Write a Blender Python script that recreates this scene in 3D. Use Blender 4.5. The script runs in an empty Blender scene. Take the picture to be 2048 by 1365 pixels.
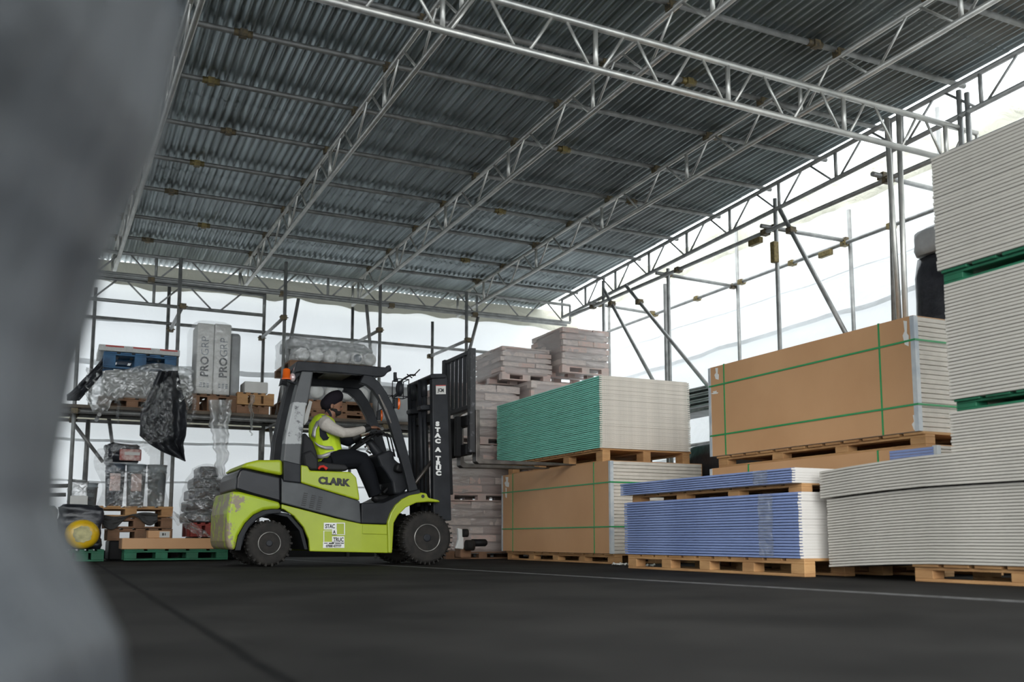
import bpy, bmesh, math, random
from mathutils import Vector, Matrix, noise
random.seed(7)
SC = bpy.context.scene
COL = SC.collection
# ------------------------------------------------------------------ camera
F = 1930.0; CX = 1024.0; CY = 850.0; HOR = 1079.0; CAMZ = 0.265
YAW = math.radians(25.3); TH = math.atan((HOR - CY) / F)
cam_d = bpy.data.cameras.new('camera'); cam = bpy.data.objects.new('camera', cam_d); COL.objects.link(cam)
cam_d.sensor_width = 36.0; cam_d.lens = F / 2048 * 36; cam_d.shift_y = (CY - 682.5) / 2048
cam_d.clip_start = 0.02; cam_d.clip_end = 200
cam.location = (0, 0, CAMZ); cam.rotation_euler = (math.pi / 2 + TH, 0, -YAW)
cam_d.dof.use_dof = True; cam_d.dof.focus_distance = 9.6; cam_d.dof.aperture_fstop = 1.7
SC.camera = cam
# ------------------------------------------------------------------ light
W = bpy.data.worlds.new('overcast_sky'); SC.world = W; W.use_nodes = True
bg = W.node_tree.nodes['Background']; bg.inputs[0].default_value = (0.90, 0.96, 1.0, 1); bg.inputs[1].default_value = 2.4
SC.view_settings.view_transform = 'Standard'; SC.view_settings.look = 'None'
SC.view_settings.gamma = 1; SC.view_settings.use_curve_mapping = False
SC.view_settings.exposure = 0.58
sun_d = bpy.data.lights.new('open_side_daylight', 'SUN'); sun = bpy.data.objects.new('open_side_daylight', sun_d); COL.objects.link(sun)
sun_d.energy = 1.5; sun_d.angle = math.radians(50); sun_d.color = (1, .95, .88)
sun.rotation_euler = Vector((.42, .80, -.43)).to_track_quat('-Z', 'Y').to_euler(); sun.location = (-2, -4, 5)
# ------------------------------------------------------------------ pixel helpers (frame 2048x1365)
_r = Vector((math.cos(YAW), -math.sin(YAW), 0)); _f = Vector((math.sin(YAW), math.cos(YAW), 0)); _z = Vector((0, 0, 1))
_fw = _f * math.cos(TH) + _z * math.sin(TH); _up = -_f * math.sin(TH) + _z * math.cos(TH)
C0 = Vector((0, 0, CAMZ))
def ray(px, py): return _r * ((px - CX) / F) + _up * ((CY - py) / F) + _fw
def onX(px, py, X): d = ray(px, py); return C0 + d * (X / d.x)
def onY(px, py, Y): d = ray(px, py); return C0 + d * (Y / d.y)
# ------------------------------------------------------------------ materials
def mat(name, col, rough=0.6, metal=0.0, col2=None, scale=4.0, bump=0.0, bscale=30.0, stretch=(1, 1, 1), detail=4.0,
        lo=0.35, hi=0.65, spec=0.5, coat=0.0, coord='Object', bdist=0.01):
    m = bpy.data.materials.new(name); m.use_nodes = True; nt = m.node_tree; N = nt.nodes; L = nt.links
    b = N['Principled BSDF']
    b.inputs['Roughness'].default_value = rough; b.inputs['Metallic'].default_value = metal
    b.inputs['Specular IOR Level'].default_value = spec; b.inputs['Coat Weight'].default_value = coat
    b.inputs['Base Color'].default_value = (*col, 1)
    tc = N.new('ShaderNodeTexCoord'); mp = N.new('ShaderNodeMapping'); mp.inputs['Scale'].default_value = stretch
    L.new(tc.outputs[coord], mp.inputs['Vector'])
    if col2:
        n = N.new('ShaderNodeTexNoise'); n.inputs['Scale'].default_value = scale; n.inputs['Detail'].default_value = detail
        L.new(mp.outputs[0], n.inputs['Vector'])
        cr = N.new('ShaderNodeValToRGB'); cr.color_ramp.elements[0].position = lo; cr.color_ramp.elements[1].position = hi
        cr.color_ramp.elements[0].color = (*col, 1); cr.color_ramp.elements[1].color = (*col2, 1)
        L.new(n.outputs['Fac'], cr.inputs[0]); L.new(cr.outputs[0], b.inputs['Base Color'])
    if bump:
        n2 = N.new('ShaderNodeTexNoise'); n2.inputs['Scale'].default_value = bscale; n2.inputs['Detail'].default_value = 5
        L.new(mp.outputs[0], n2.inputs['Vector'])
        bp = N.new('ShaderNodeBump'); bp.inputs['Strength'].default_value = bump; bp.inputs['Distance'].default_value = bdist
        L.new(n2.outputs['Fac'], bp.inputs['Height']); L.new(bp.outputs[0], b.inputs['Normal'])
    return m
def sheet_mat(name, col, trans, bump=0.6, scale=1.5, alpha=0.0, gloss=0.15, rough=0.25, bdist=0.05, stretch=(1, 1, 1)):
    """translucent plastic sheeting: light comes through it"""
    m = bpy.data.materials.new(name); m.use_nodes = True; nt = m.node_tree; N = nt.nodes; L = nt.links
    N.remove(N['Principled BSDF']); out = N['Material Output']
    d = N.new('ShaderNodeBsdfDiffuse'); t = N.new('ShaderNodeBsdfTranslucent'); g = N.new('ShaderNodeBsdfGlossy')
    for x in (d, t): x.inputs['Color'].default_value = (*col, 1)
    g.inputs['Roughness'].default_value = rough
    m1 = N.new('ShaderNodeMixShader'); m1.inputs[0].default_value = trans
    L.new(d.outputs[0], m1.inputs[1]); L.new(t.outputs[0], m1.inputs[2])
    m2 = N.new('ShaderNodeMixShader'); m2.inputs[0].default_value = gloss
    L.new(m1.outputs[0], m2.inputs[1]); L.new(g.outputs[0], m2.inputs[2])
    last = m2
    if alpha > 0:
        tr = N.new('ShaderNodeBsdfTransparent'); m3 = N.new('ShaderNodeMixShader'); m3.inputs[0].default_value = alpha
        L.new(m2.outputs[0], m3.inputs[1]); L.new(tr.outputs[0], m3.inputs[2]); last = m3
    L.new(last.outputs[0], out.inputs['Surface'])
    tc = N.new('ShaderNodeTexCoord'); mp = N.new('ShaderNodeMapping'); mp.inputs['Scale'].default_value = stretch
    L.new(tc.outputs['Object'], mp.inputs[0])
    n = N.new('ShaderNodeTexNoise'); n.inputs['Scale'].default_value = scale; n.inputs['Detail'].default_value = 6
    n.inputs['Distortion'].default_value = 0.6
    L.new(mp.outputs[0], n.inputs['Vector'])
    bp = N.new('ShaderNodeBump'); bp.inputs['Strength'].default_value = bump; bp.inputs['Distance'].default_value = bdist
    L.new(n.outputs['Fac'], bp.inputs['Height'])
    for x in (d, g): L.new(bp.outputs[0], x.inputs['Normal'])
    return m
M = {}
M['tube'] = mat('galvanised_tube', (.22, .225, .22), .45, .45, (.36, .365, .355), 9, lo=.3, hi=.7)
M['tube_dark'] = mat('weathered_tube', (.14, .14, .135), .5, .4, (.24, .24, .23), 9)
M['alu'] = mat('aluminium_lattice', (.40, .40, .38), .40, .7, (.58, .57, .53), 7, lo=.3, hi=.7)
M['clamp'] = mat('rusty_coupler', (.07, .06, .045), .6, .4, (.16, .12, .06), 30)
M['clampy'] = mat('brass_coupler', (.22, .17, .06), .5, .4, (.12, .09, .04), 30)
M['roof'] = mat('corrugated_steel', (.13, .15, .155), .36, .72, (.36, .41, .42), 2.2, stretch=(9, .35, 1), lo=.30, hi=.72, detail=6)
M['wall'] = sheet_mat('white_sheeting', (.93, .945, .95), .185, bump=.9, scale=1.3, gloss=.03, rough=.4)
M['wall2'] = sheet_mat('doubled_sheeting', (.84, .86, .87), .19, bump=.6, scale=3, gloss=.03)
M['beige'] = sheet_mat('dusty_sheeting', (.60, .59, .50), .14, bump=.9, scale=4, gloss=.02)
M['plank_white'] = mat('painted_board', (.62, .58, .42), .7, 0, (.42, .40, .30), 5, stretch=(.4, 1, 3))
M['wood'] = mat('pallet_pine', (.52, .30, .13), .75, 0, (.36, .19, .08), 3, bump=.25, bscale=40, stretch=(1, 1, 4))
M['wood_old'] = mat('old_pallet_wood', (.26, .14, .08), .8, 0, (.16, .09, .05), 4, bump=.3)
M['deck'] = mat('scaffold_board', (.15, .12, .09), .85, 0, (.07, .06, .05), 4, bump=.3)
M['greenwood'] = mat('green_pallet_paint', (.014, .15, .075), .65, 0, (.012, .10, .05), 6)
M['bluewood'] = mat('blue_pallet_paint', (.03, .12, .24), .6, 0, (.02, .07, .15), 6)
M['redwood'] = mat('red_pallet_paint', (.28, .03, .02), .6, 0, (.16, .02, .015), 6)
M['card'] = mat('brown_cardboard', (.60, .345, .175), .55, 0, (.545, .305, .15), 1.4, bump=.04, bscale=60, spec=.35)
M['strap'] = mat('green_strap', (.02, .30, .09), .35)
M['prot'] = mat('edge_protector', (.42, .47, .52), .4, 0, (.62, .64, .64), 8)
M['paper_scrap'] = mat('torn_white_paper', (.80, .79, .75), .6)
M['edge_core'] = mat('plaster_end', (.70, .64, .56), .8, 0, (.62, .57, .50), 9, bump=.2, bscale=90)
M['edge_green'] = mat('green_paper', (.29, .80, .64), .6, 0, (.24, .73, .58), 3)
M['edge_blue'] = mat('blue_paper', (.27, .35, .62), .6, 0, (.215, .285, .53), 2.5)
M['edge_grey'] = mat('grey_paper', (.46, .44, .395), .75, 0, (.53, .505, .455), 2.5)
M['plast_white'] = mat('white_plaster_face', (.62, .60, .57), .8)
M['bag'] = mat('cement_bag', (.64, .55, .50), .42, 0, (.46, .40, .375), 5, bump=.5, bscale=14, spec=.5, lo=.3, hi=.7)
M['bag2'] = mat('cement_bag_pink', (.62, .44, .39), .42, 0, (.50, .42, .38), 4, bump=.5, bscale=14)
M['film'] = sheet_mat('clear_film', (.72, .74, .74), .5, bump=1, scale=14, alpha=.66, gloss=.55, rough=.12, bdist=.03)
M['film2'] = sheet_mat('milky_film', (.66, .67, .66), .45, bump=1, scale=12, alpha=.38, gloss=.45, rough=.14, bdist=.03)
M['black_film'] = mat('black_film', (.012, .013, .018), .32, 0, (.03, .032, .04), 8, bump=.8, bscale=10)
M['tarp'] = mat('black_tarpaulin', (.018, .019, .023), .38, 0, (.03, .032, .037), 6, spec=.35, bump=.7, bscale=9)
M['lime'] = mat('lime_paint', (.37, .45, .014), .38, 0, (.31, .38, .012), 3, coat=.1)
M['blackpaint'] = mat('black_paint', (.013, .014, .017), .45, 0, (.022, .024, .028), 6, coat=.0, spec=.22)
M['blackgloss'] = mat('black_gloss', (.005, .005, .007), .26, 0, (.010, .010, .013), 4, coat=.0, spec=.28)
M['rubber'] = mat('tyre_rubber', (.022, .021, .020), .75, 0, (.034, .031, .028), 12, bump=.2, spec=.15)
M['rim'] = mat('black_rim', (.010, .010, .011), .55, 0, spec=.2)
M['rim_edge'] = mat('worn_rim_edge', (.30, .29, .27), .4, .7, (.12, .12, .11), 14)
M['steel'] = mat('bare_steel', (.16, .145, .13), .42, .8, (.09, .08, .075), 10)
M['white'] = mat('white_lettering', (.78, .78, .76), .5)
M['ink'] = mat('black_lettering', (.015, .015, .015), .5)
M['orange'] = mat('orange_lens', (.80, .13, .01), .25, coat=.6)
M['redlens'] = mat('red_lens', (.55, .05, .04), .2, 0, coat=.6)
M['clear'] = mat('silver_lens', (.75, .62, .62), .15, .3)
M['seat'] = mat('black_vinyl', (.018, .018, .02), .5, 0, (.022, .022, .024), 8, spec=.2)
M['redcloth'] = mat('red_cloth', (.60, .03, .02), .8)
M['skin'] = mat('skin', (.33, .165, .10), .5, 0, (.27, .13, .08), 10)
M['beard'] = mat('black_beard', (.012, .010, .009), .9, bump=.6, bscale=120)
M['turban'] = mat('black_turban', (.016, .013, .018), .85, bump=.5, bscale=12, stretch=(1, 1, 3), spec=.15)
M['vest'] = mat('hi_vis_yellow', (.60, .80, .02), .6, 0, (.50, .68, .02), 6, bump=.3, bscale=12)
M['reflect'] = mat('silver_reflective_tape', (.40, .39, .40), .35, .3)
M['shirt'] = mat('ivory_sleeve', (.52, .48, .43), .75, 0, (.44, .40, .36), 6, bump=.9, bscale=9, bdist=.03)
M['jacket'] = mat('dark_jacket', (.022, .024, .032), .8, spec=.2, bump=.4, bscale=14)
M['trouser'] = mat('black_trousers', (.009, .010, .013), .85, spec=.15, bump=.5, bscale=12)
M['yellow'] = mat('yellow_plastic', (.80, .52, .01), .35, 0, (.70, .42, .01), 5, coat=.3)
M['dirtylabel'] = mat('dirty_label', (.60, .55, .28), .7, 0, (.38, .35, .18), 14)
M['bucket'] = mat('grey_bucket', (.10, .12, .15), .4)
M['bucket_l'] = mat('pale_bucket', (.30, .33, .34), .35, 0, (.20, .23, .25), 6, bump=.4)
M['label_w'] = mat('white_box_card', (.62, .61, .58), .6, 0, (.54, .53, .50), 4)
M['label_r'] = mat('red_print', (.45, .07, .06), .6)
M['label_p'] = mat('red_white_print', (.32, .07, .06), .5, 0, (.55, .42, .38), 16)
M['film_thin'] = sheet_mat('thin_film', (.6, .62, .62), .5, bump=1, scale=16, alpha=.84, gloss=.75, rough=.1, bdist=.03)
M['rollw'] = mat('white_roll', (.60, .60, .58), .6, 0, (.48, .48, .46), 12, bump=.4)
M['greyinsul'] = mat('grey_bundle', (.25, .255, .255), .5, 0, (.36, .37, .37), 5, bump=.6, bscale=9)
M['glove'] = mat('pale_glove', (.60, .55, .45), .8)
# floor: dark asphalt with one worn white line and a crack
def floor_material():
    m = mat('asphalt', (.011, .0106, .0100), .85, 0, (.024, .0228, .0212), 1.4, bump=.25, bscale=55, stretch=(1, 1, 1), spec=.10, bdist=.004)
    nt = m.node_tree; N = nt.nodes; L = nt.links; b = N['Principled BSDF']
    src = b.inputs['Base Color'].links[0].from_socket
    geo = N.new('ShaderNodeNewGeometry')
    def line(p, q, w, soft, col, prev, strength, wob):
        d = (Vector(q) - Vector(p)).normalized(); n = Vector((-d.y, d.x, 0))
        dot = N.new('ShaderNodeVectorMath'); dot.operation = 'DOT_PRODUCT'; dot.inputs[1].default_value = n
        L.new(geo.outputs['Position'], dot.inputs[0])
        nz = N.new('ShaderNodeTexNoise'); nz.inputs['Scale'].default_value = 2.5; L.new(geo.outputs['Position'], nz.inputs['Vector'])
        ad = N.new('ShaderNodeMath'); ad.operation = 'MULTIPLY_ADD'; ad.inputs[1].default_value = wob; L.new(nz.outputs['Fac'], ad.inputs[0]); L.new(dot.outputs['Value'], ad.inputs[2])
        s = N.new('ShaderNodeMath'); s.operation = 'SUBTRACT'; s.inputs[1].default_value = Vector(p).dot(n) + wob * .5; L.new(ad.outputs[0], s.inputs[0])
        a = N.new('ShaderNodeMath'); a.operation = 'ABSOLUTE'; L.new(s.outputs[0], a.inputs[0])
        mr = N.new('ShaderNodeMapRange'); mr.inputs[1].default_value = w; mr.inputs[2].default_value = w + soft
        mr.inputs[3].default_value = strength; mr.inputs[4].default_value = 0; L.new(a.outputs[0], mr.inputs[0])
        nz2 = N.new('ShaderNodeTexNoise'); nz2.inputs['Scale'].default_value = 14; L.new(geo.outputs['Position'], nz2.inputs['Vector'])
        mu = N.new('ShaderNodeMath'); mu.operation = 'MULTIPLY'; L.new(mr.outputs[0], mu.inputs[0]); L.new(nz2.outputs['Fac'], mu.inputs[1])
        mx = N.new('ShaderNodeMix'); mx.data_type = 'RGBA'; L.new(mu.outputs[0], mx.inputs[0]); L.new(prev, mx.inputs[6]); mx.inputs[7].default_value = (*col, 1)
        return mx.outputs[2]
    o = line((3.06, 9.83, 0), (3.763, 2.845, 0), .028, .02, (.30, .30, .30), src, 1.0, .01)
    o = line((.44, 10, 0), (.41, 1.9, 0), .008, .016, (.003, .003, .003), o, 1.9, .03)
    L.new(o, b.inputs['Base Color'])
    return m
M['floor'] = floor_material()
M['grey_panel'] = mat('scuffed_grey_panel', (.035, .038, .042), .4, 0, (.07, .075, .078), 3, spec=.4)
M['fascia'] = sheet_mat('cream_fascia', (.85, .82, .66), .45, bump=.4, scale=6, gloss=.02)
M['dusty_panel'] = mat('dusty_panel', (.20, .185, .15), .6)
M['greyinsul_d'] = mat('dark_grey_cloth', (.05, .05, .05), .8, bump=.5, bscale=12)
M['worn_edge_black'] = mat('scuffed_black', (.03, .03, .032), .45, .2, (.14, .14, .15), 16, lo=.55, hi=.7)
# ------------------------------------------------------------------ mesh helpers
def world_org(o):
    v = Vector((0, 0, 0))
    while o: v += o.location; o = o.parent
    return v
class MB:
    def __init__(s): s.v = []; s.f = []; s.m = []; s.sm = []
    def add(s, vs, fs, mi=0, smooth=False):
        k = len(s.v); s.v += [Vector(v) for v in vs]
        for f in fs: s.f.append([i + k for i in f]); s.m.append(mi); s.sm.append(smooth)
        return s
    def box(s, x0, y0, z0, x1, y1, z1, mi=0):
        vs = [(x, y, z) for z in (z0, z1) for y in (y0, y1) for x in (x0, x1)]
        return s.add(vs, [(0, 2, 3, 1), (4, 5, 7, 6), (0, 1, 5, 4), (2, 6, 7, 3), (0, 4, 6, 2), (1, 3, 7, 5)], mi)
    def bar(s, p, q, w, h, up=(0, 0, 1), mi=0):
        p = Vector(p); q = Vector(q); d = (q - p).normalized(); a = d.cross(Vector(up))
        if a.length < 1e-4: a = d.cross(Vector((1, 0, 0)))
        a.normalize(); b = a.cross(d); vs = []
        for c in (p, q):
            for i, j in ((-1, -1), (1, -1), (1, 1), (-1, 1)): vs.append(c + a * (w / 2 * i) + b * (h / 2 * j))
        return s.add(vs, [(3, 2, 1, 0), (4, 5, 6, 7), (0, 1, 5, 4), (1, 2, 6, 5), (2, 3, 7, 6), (3, 0, 4, 7)], mi)
    def tube(s, p, q, r, r2=None, n=10, mi=0, cap=True):
        return s.path([p, q], [r, r if r2 is None else r2], n, mi, cap)
    def path(s, pts, rad, n=10, mi=0, cap=True, flat=1.0, side=None, power=None):
        """swept tube with radii along pts; flat squeezes it along its second axis"""
        pts = [Vector(p) for p in pts]
        if not hasattr(rad, '__len__'): rad = [rad] * len(pts)
        k = len(s.v); a = Vector(side) if side else None
        for i, p in enumerate(pts):
            d = (pts[min(i + 1, len(pts) - 1)] - pts[max(i - 1, 0)]).normalized()
            if a is None:
                a = d.cross(Vector((0, 0, 1)))
                if a.length < .05: a = d.cross(Vector((0, 1, 0)))
            a = (a - d * a.dot(d)).normalized(); b = d.cross(a)
            for j in range(n):
                t = 2 * math.pi * j / n; s.v.append(p + a * (math.cos(t) * rad[i]) + b * (math.sin(t) * rad[i] * flat))
        for i in range(len(pts) - 1):
            for j in range(n):
                s.f.append([k + i * n + j, k + i * n + (j + 1) % n, k + (i + 1) * n + (j + 1) % n, k + (i + 1) * n + j]); s.m.append(mi); s.sm.append(True)
        if cap:
            s.f.append([k + j for j in range(n)][::-1]); s.m.append(mi); s.sm.append(False)
            e = k + (len(pts) - 1) * n; s.f.append([e + j for j in range(n)]); s.m.append(mi); s.sm.append(False)
        return s
    def lathe(s, c, axis, prof, n=32, mi=0, smooth=True, cap=True):
        """prof = [(along, radius)]"""
        c = Vector(c); ax = Vector(axis).normalized(); a = ax.cross(Vector((0, 0, 1)))
        if a.length < .05: a = ax.cross(Vector((0, 1, 0)))
        a.normalize(); b = ax.cross(a); k = len(s.v)
        for (t, r) in prof:
            for j in range(n):
                u = 2 * math.pi * j / n; s.v.append(c + ax * t + a * (math.cos(u) * r) + b * (math.sin(u) * r))
        for i in range(len(prof) - 1):
            for j in range(n):
                s.f.append([k + i * n + j, k + i * n + (j + 1) % n, k + (i + 1) * n + (j + 1) % n, k + (i + 1) * n + j]); s.m.append(mi); s.sm.append(smooth)
        if not cap: return s
        s.f.append([k + j for j in range(n)][::-1]); s.m.append(mi); s.sm.append(False)
        e = k + (len(prof) - 1) * n; s.f.append([e + j for j in range(n)]); s.m.append(mi); s.sm.append(False)
        return s
    def prism(s, pts, vec, mi=0):
        pts = [Vector(p) for p in pts]; vec = Vector(vec); n = len(pts)
        nor = Vector((0, 0, 0))
        for i in range(n): nor += pts[i].cross(pts[(i + 1) % n])
        if nor.dot(vec) > 0: pts = pts[::-1]
        vs = pts + [p + vec for p in pts]
        fs = [list(range(n)), list(range(2 * n - 1, n - 1, -1))] + [[(i + 1) % n, i, i + n, (i + 1) % n + n] for i in range(n)]
        return s.add(vs, fs, mi)
    def ball(s, c, rx, ry, rz, n=16, m=10, mi=0, rot=None):
        c = Vector(c); k = len(s.v)
        for i in range(m + 1):
            p = math.pi * i / m
            for j in range(n):
                t = 2 * math.pi * j / n; v = Vector((rx * math.sin(p) * math.cos(t), ry * math.sin(p) * math.sin(t), rz * math.cos(p)))
                if rot: v = rot @ v
                s.v.append(c + v)
        for i in range(m):
            for j in range(n):
                s.f.append([k + i * n + j, k + (i + 1) * n + j, k + (i + 1) * n + (j + 1) % n, k + i * n + (j + 1) % n]); s.m.append(mi); s.sm.append(True)
        return s
    def grid(s, fn, nu, nv, mi=0, smooth=True):
        k = len(s.v)
        for i in range(nu + 1):
            for j in range(nv + 1): s.v.append(Vector(fn(i / nu, j / nv)))
        for i in range(nu):
            for j in range(nv):
                a = k + i * (nv + 1) + j; s.f.append([a, a + nv + 1, a + nv + 2, a + 1]); s.m.append(mi); s.sm.append(smooth)
        return s
    def build(s, name, mats, parent=None, bevel=0, seg=2, org=None, extra=None):
        me = bpy.data.meshes.new(name); 
        if parent is not None: o0 = world_org(parent)
        elif org is not None: o0 = Vector(org)
        else:
            xs = [v.x for v in s.v]; ys = [v.y for v in s.v]; zs = [v.z for v in s.v]
            o0 = Vector(((min(xs) + max(xs)) / 2, (min(ys) + max(ys)) / 2, min(zs)))
        me.from_pydata([v - o0 for v in s.v], [], s.f)
        for m in (mats if isinstance(mats, (list, tuple)) else [mats]): me.materials.append(M[m] if isinstance(m, str) else m)
        me.polygons.foreach_set('material_index', s.m); me.polygons.foreach_set('use_smooth', s.sm); me.update()
        ob = bpy.data.objects.new(name, me); COL.objects.link(ob)
        if parent is not None: ob.parent = parent
        else: ob.location = o0
        if bevel:
            b = ob.modifiers.new('bevel', 'BEVEL'); b.width = bevel; b.segments = seg; b.limit_method = 'ANGLE'; b.angle_limit = math.radians(35); b.harden_normals = False
        return ob
def remesh(ob, size, smooth=3):
    r = ob.modifiers.new('merge', 'REMESH'); r.mode = 'VOXEL'; r.voxel_size = size; r.use_smooth_shade = True
    s = ob.modifiers.new('soften', 'SMOOTH'); s.factor = .5; s.iterations = smooth
    return ob
def tag(o, label=None, cat=None, group=None, kind=None):
    if label: o['label'] = label
    if cat: o['category'] = cat
    if group: o['group'] = group
    if kind: o['kind'] = kind
    return o
def thing(name, label, cat, loc, group=None):
    o = bpy.data.objects.new(name, None); COL.objects.link(o); o.location = loc; o.empty_display_size = .1
    return tag(o, label, cat, group)
def copy_tree(o, parent=None):
    c = o.copy(); COL.objects.link(c)
    if parent is not None: c.parent = parent
    for ch in list(o.children): copy_tree(ch, c)
    return c
def text_mesh(name, txt, size, origin, right, up, parent, material='ink', depth=.003, bold=0.0, xs=1.0, align='CENTER', spacing=1.0):
    cu = bpy.data.curves.new(name, 'FONT'); cu.body = txt; cu.size = size; cu.align_x = align; cu.align_y = 'CENTER'
    cu.extrude = depth / 2; cu.offset = bold; cu.resolution_u = 3; cu.space_character = spacing
    tmp = bpy.data.objects.new(name, cu); COL.objects.link(tmp)
    dg = bpy.context.evaluated_depsgraph_get(); me = bpy.data.meshes.new_from_object(tmp.evaluated_get(dg))
    bpy.data.objects.remove(tmp); 
    r = Vector(right).normalized() * xs; u = Vector(up).normalized(); n = Vector(right).normalized().cross(u)
    base = world_org(parent) if parent else Vector((0, 0, 0)); o3 = Vector(origin) - base
    for v in me.vertices: v.co = o3 + r * v.co.x + u * v.co.y + n * v.co.z
    me.materials.clear(); me.materials.append(M[material])
    ob = bpy.data.objects.new(name, me); COL.objects.link(ob)
    if parent: ob.parent = parent
    return ob
def nz(x, y, z=0.0): return noise.noise(Vector((x, y, z)))
def ordn(k):
    if k == 1: return 'first'
    return f"{k}{'th' if 10 <= k % 100 <= 20 else {1: 'st', 2: 'nd', 3: 'rd'}.get(k % 10, 'th')}"
# ================================================================== THE SETTING
def roofz(y): return 4.65 - .033 * y            # centre height of the purlins
XI, XO, XW = 7.2, 8.3, 8.55                     # right scaffold: inner row, outer row, sheeting
YI, YO, YW = 13.27, 14.35, 14.6                 # back scaffold
fl = MB().box(-7, -6, -.2, 10, 16, 0).build('floor', 'floor'); tag(fl, kind='structure')
kb = MB().box(-6.4, YW - .14, 0, 8.4, YW - .06, .11).build('added_dark_strip_back', 'rim'); tag(kb, kind='structure')  # made-up dark strip, added to darken the bright wall foot seen beneath the forklift
# corrugated roof, in lapped rows of sheets
mb = MB(); pitch = .076; x0, x1 = -6.5, 7.38
nx = int((x1 - x0) / pitch * 8)
rows = [(.8, 1.75), (1.75, 3.62), (3.62, 5.48), (5.48, 7.25), (7.25, 9.15), (9.15, 11.0), (11.0, 12.9), (12.9, 14.57)]
for ri, (a, b) in enumerate(rows):
    def fn(u, v, a=a, b=b, ri=ri):
        x = x0 + (x1 - x0) * u; y = a - .10 + (b + .10 - a) * v
        z = roofz(y) + .047 + (.0135) * math.sin(2 * math.pi * x / pitch) + .005 * v + .006 * nz(x * 1.3, y * .8, 0)
        return (x, y, z)
    mb.grid(fn, nx, 3)
ce = mb.build('ceiling', 'roof'); tag(ce, kind='structure')
# sheeted walls: gently billowing, with doubled bands at the overlaps
def sheet_wall(name, p, q, z0, z1, nrm, bands, n=90):
    p = Vector(p); q = Vector(q); nrm = Vector(nrm); mb = MB()
    Lh = (q - p).length
    def off(s, z): return .05 * nz(s * .55, z * 1.1) + .03 * nz(s * 2.2, z * .7 + 5) + .012 * nz(s * 6, z * 5)
    def fn(u, v):
        z = z0 + (z1 - z0) * v; s = u * Lh
        return p.lerp(q, u) + nrm * off(s, z) + Vector((0, 0, z))
    mb.grid(fn, n, 26)
    for (za, zb, slope) in bands:
        def fb(u, v):
            s = u * Lh; z = za + (zb - za) * v + .03 * nz(s * 1.5, za * 3) + slope * (u - .5)
            return p.lerp(q, u) + nrm * (off(s, z) - .015) + Vector((0, 0, z))
        mb.grid(fb, n, 1, 1)
    o = mb.build(name, ['wall', 'wall2']); tag(o, kind='structure'); return o
sheet_wall('wall_back', (-6.5, YW, 0), (XW, YW, 0), -.02, 4.55, (0, 1, 0), [(1.62, 1.66, .1), (2.70, 2.78, -.12), (3.35, 3.38, .05), (1.05, 1.08, 0)])
sheet_wall('wall_right', (XW, YW, 0), (XW, -3, 0), -.02, 4.62, (1, 0, 0), [(3.02, 3.08, .25), (2.35, 2.38, .3), (3.50, 3.52, .1), (1.5, 1.54, .1)])
sheet_wall('wall_left', (-6.5, -3, 0), (-6.5, YW, 0), -.02, 4.55, (-1, 0, 0), [(1.9, 1.96, .1)], 50)
# dusty sheet folded over the head of the walls
def flap(name, p, q, z0, z1, nrm, amp, label):
    p = Vector(p); q = Vector(q); L_ = (q - p).length; mb = MB()
    def fn(u, v):
        s = u * L_; zb = z0 + amp * nz(s * .9, 2) + amp * .5 * nz(s * 3, 7)
        return p.lerp(q, u) + Vector(nrm) * (.04 * nz(s * 2, v * 2) + .02 * nz(s * 7, v * 5)) + Vector((0, 0, z1 + (zb - z1) * v))
    mb.grid(fn, 140, 8); o = mb.build(name, 'beige'); tag(o, label, 'plastic sheet'); return o
flap('plastic_sheet', (-5, YW - .16, 0), (8.1, YW - .16, 0), 3.86, 4.185, (0, 1, 0), .12, 'dusty cream plastic sheet folded over the top of the back wall')
flap('plastic_sheet', (8.36, 14.2, 0), (8.36, -1, 0), 4.22, 4.60, (1, 0, 0), .05, 'pale grey plastic sheet folded over the top of the right wall')

# ================================================================== SCAFFOLDING
TR = .0242
def coupler(mb, p, r=.042):
    p = Vector(p); mb.box(p.x - r, p.y - r, p.z - r * .8, p.x + r, p.y + r, p.z + r * .8)
    mb.tube(p + Vector((-r * 1.5, -r * .6, 0)), p + Vector((r * 1.5, -r * .6, 0)), .009, n=6)
def tube(name, p, q, label, cat, clamps=(), group=None, m='tube', r=TR, clampm='clamp'):
    p = Vector(p); q = Vector(q)
    root = thing(name, label, cat, p if p.z <= q.z else q, group)
    MB().tube(p, q, r, n=12).build('tube', m, root)
    for c in clamps:
        c = c if isinstance(c, (tuple, Vector)) else p.lerp(q, c)
        mb = MB(); coupler(mb, c); mb.build('coupler', clampm, root, bevel=.008, seg=1)
    return root
def lattice(name, p, q, depth, label, start=.1, unit=.5, m='alu', group=None, r=TR, ends=True, vertical_every=3, phase=0):
    """two chords (p..q is the TOP chord) with zig-zag lacing and a vertical at every third node"""
    p = Vector(p); q = Vector(q); dn = Vector((0, 0, -depth)); d = (q - p); Ln = d.length; d.normalize()
    root = thing(name, label, 'lattice beam', p + dn)
    MB().tube(p, q, r, n=12).build('top_chord', m, root)
    MB().tube(p + dn, q + dn, r, n=12).build('bottom_chord', m, root)
    t = start; k = phase; gap = .05
    while t < Ln - .02:
        c = p + d * t
        if t + unit / 2 - gap < Ln:
            MB().tube(c + dn + d * gap, c + d * (unit / 2 - gap), .0115, n=8).build('brace', m, root)
        if t - unit / 2 + gap > 0:
            MB().tube(c + dn - d * gap, c - d * (unit / 2 - gap), .0115, n=8).build('brace', m, root)
        if k % vertical_every == 0:
            MB().tube(c + dn, c, .019, n=8).build('vertical_strut', m, root)
        t += unit; k += 1
    if ends:
        for c in (p, q): MB().tube(c, c + dn, .019, n=8).build('vertical_strut', m, root)
    return root
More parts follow.
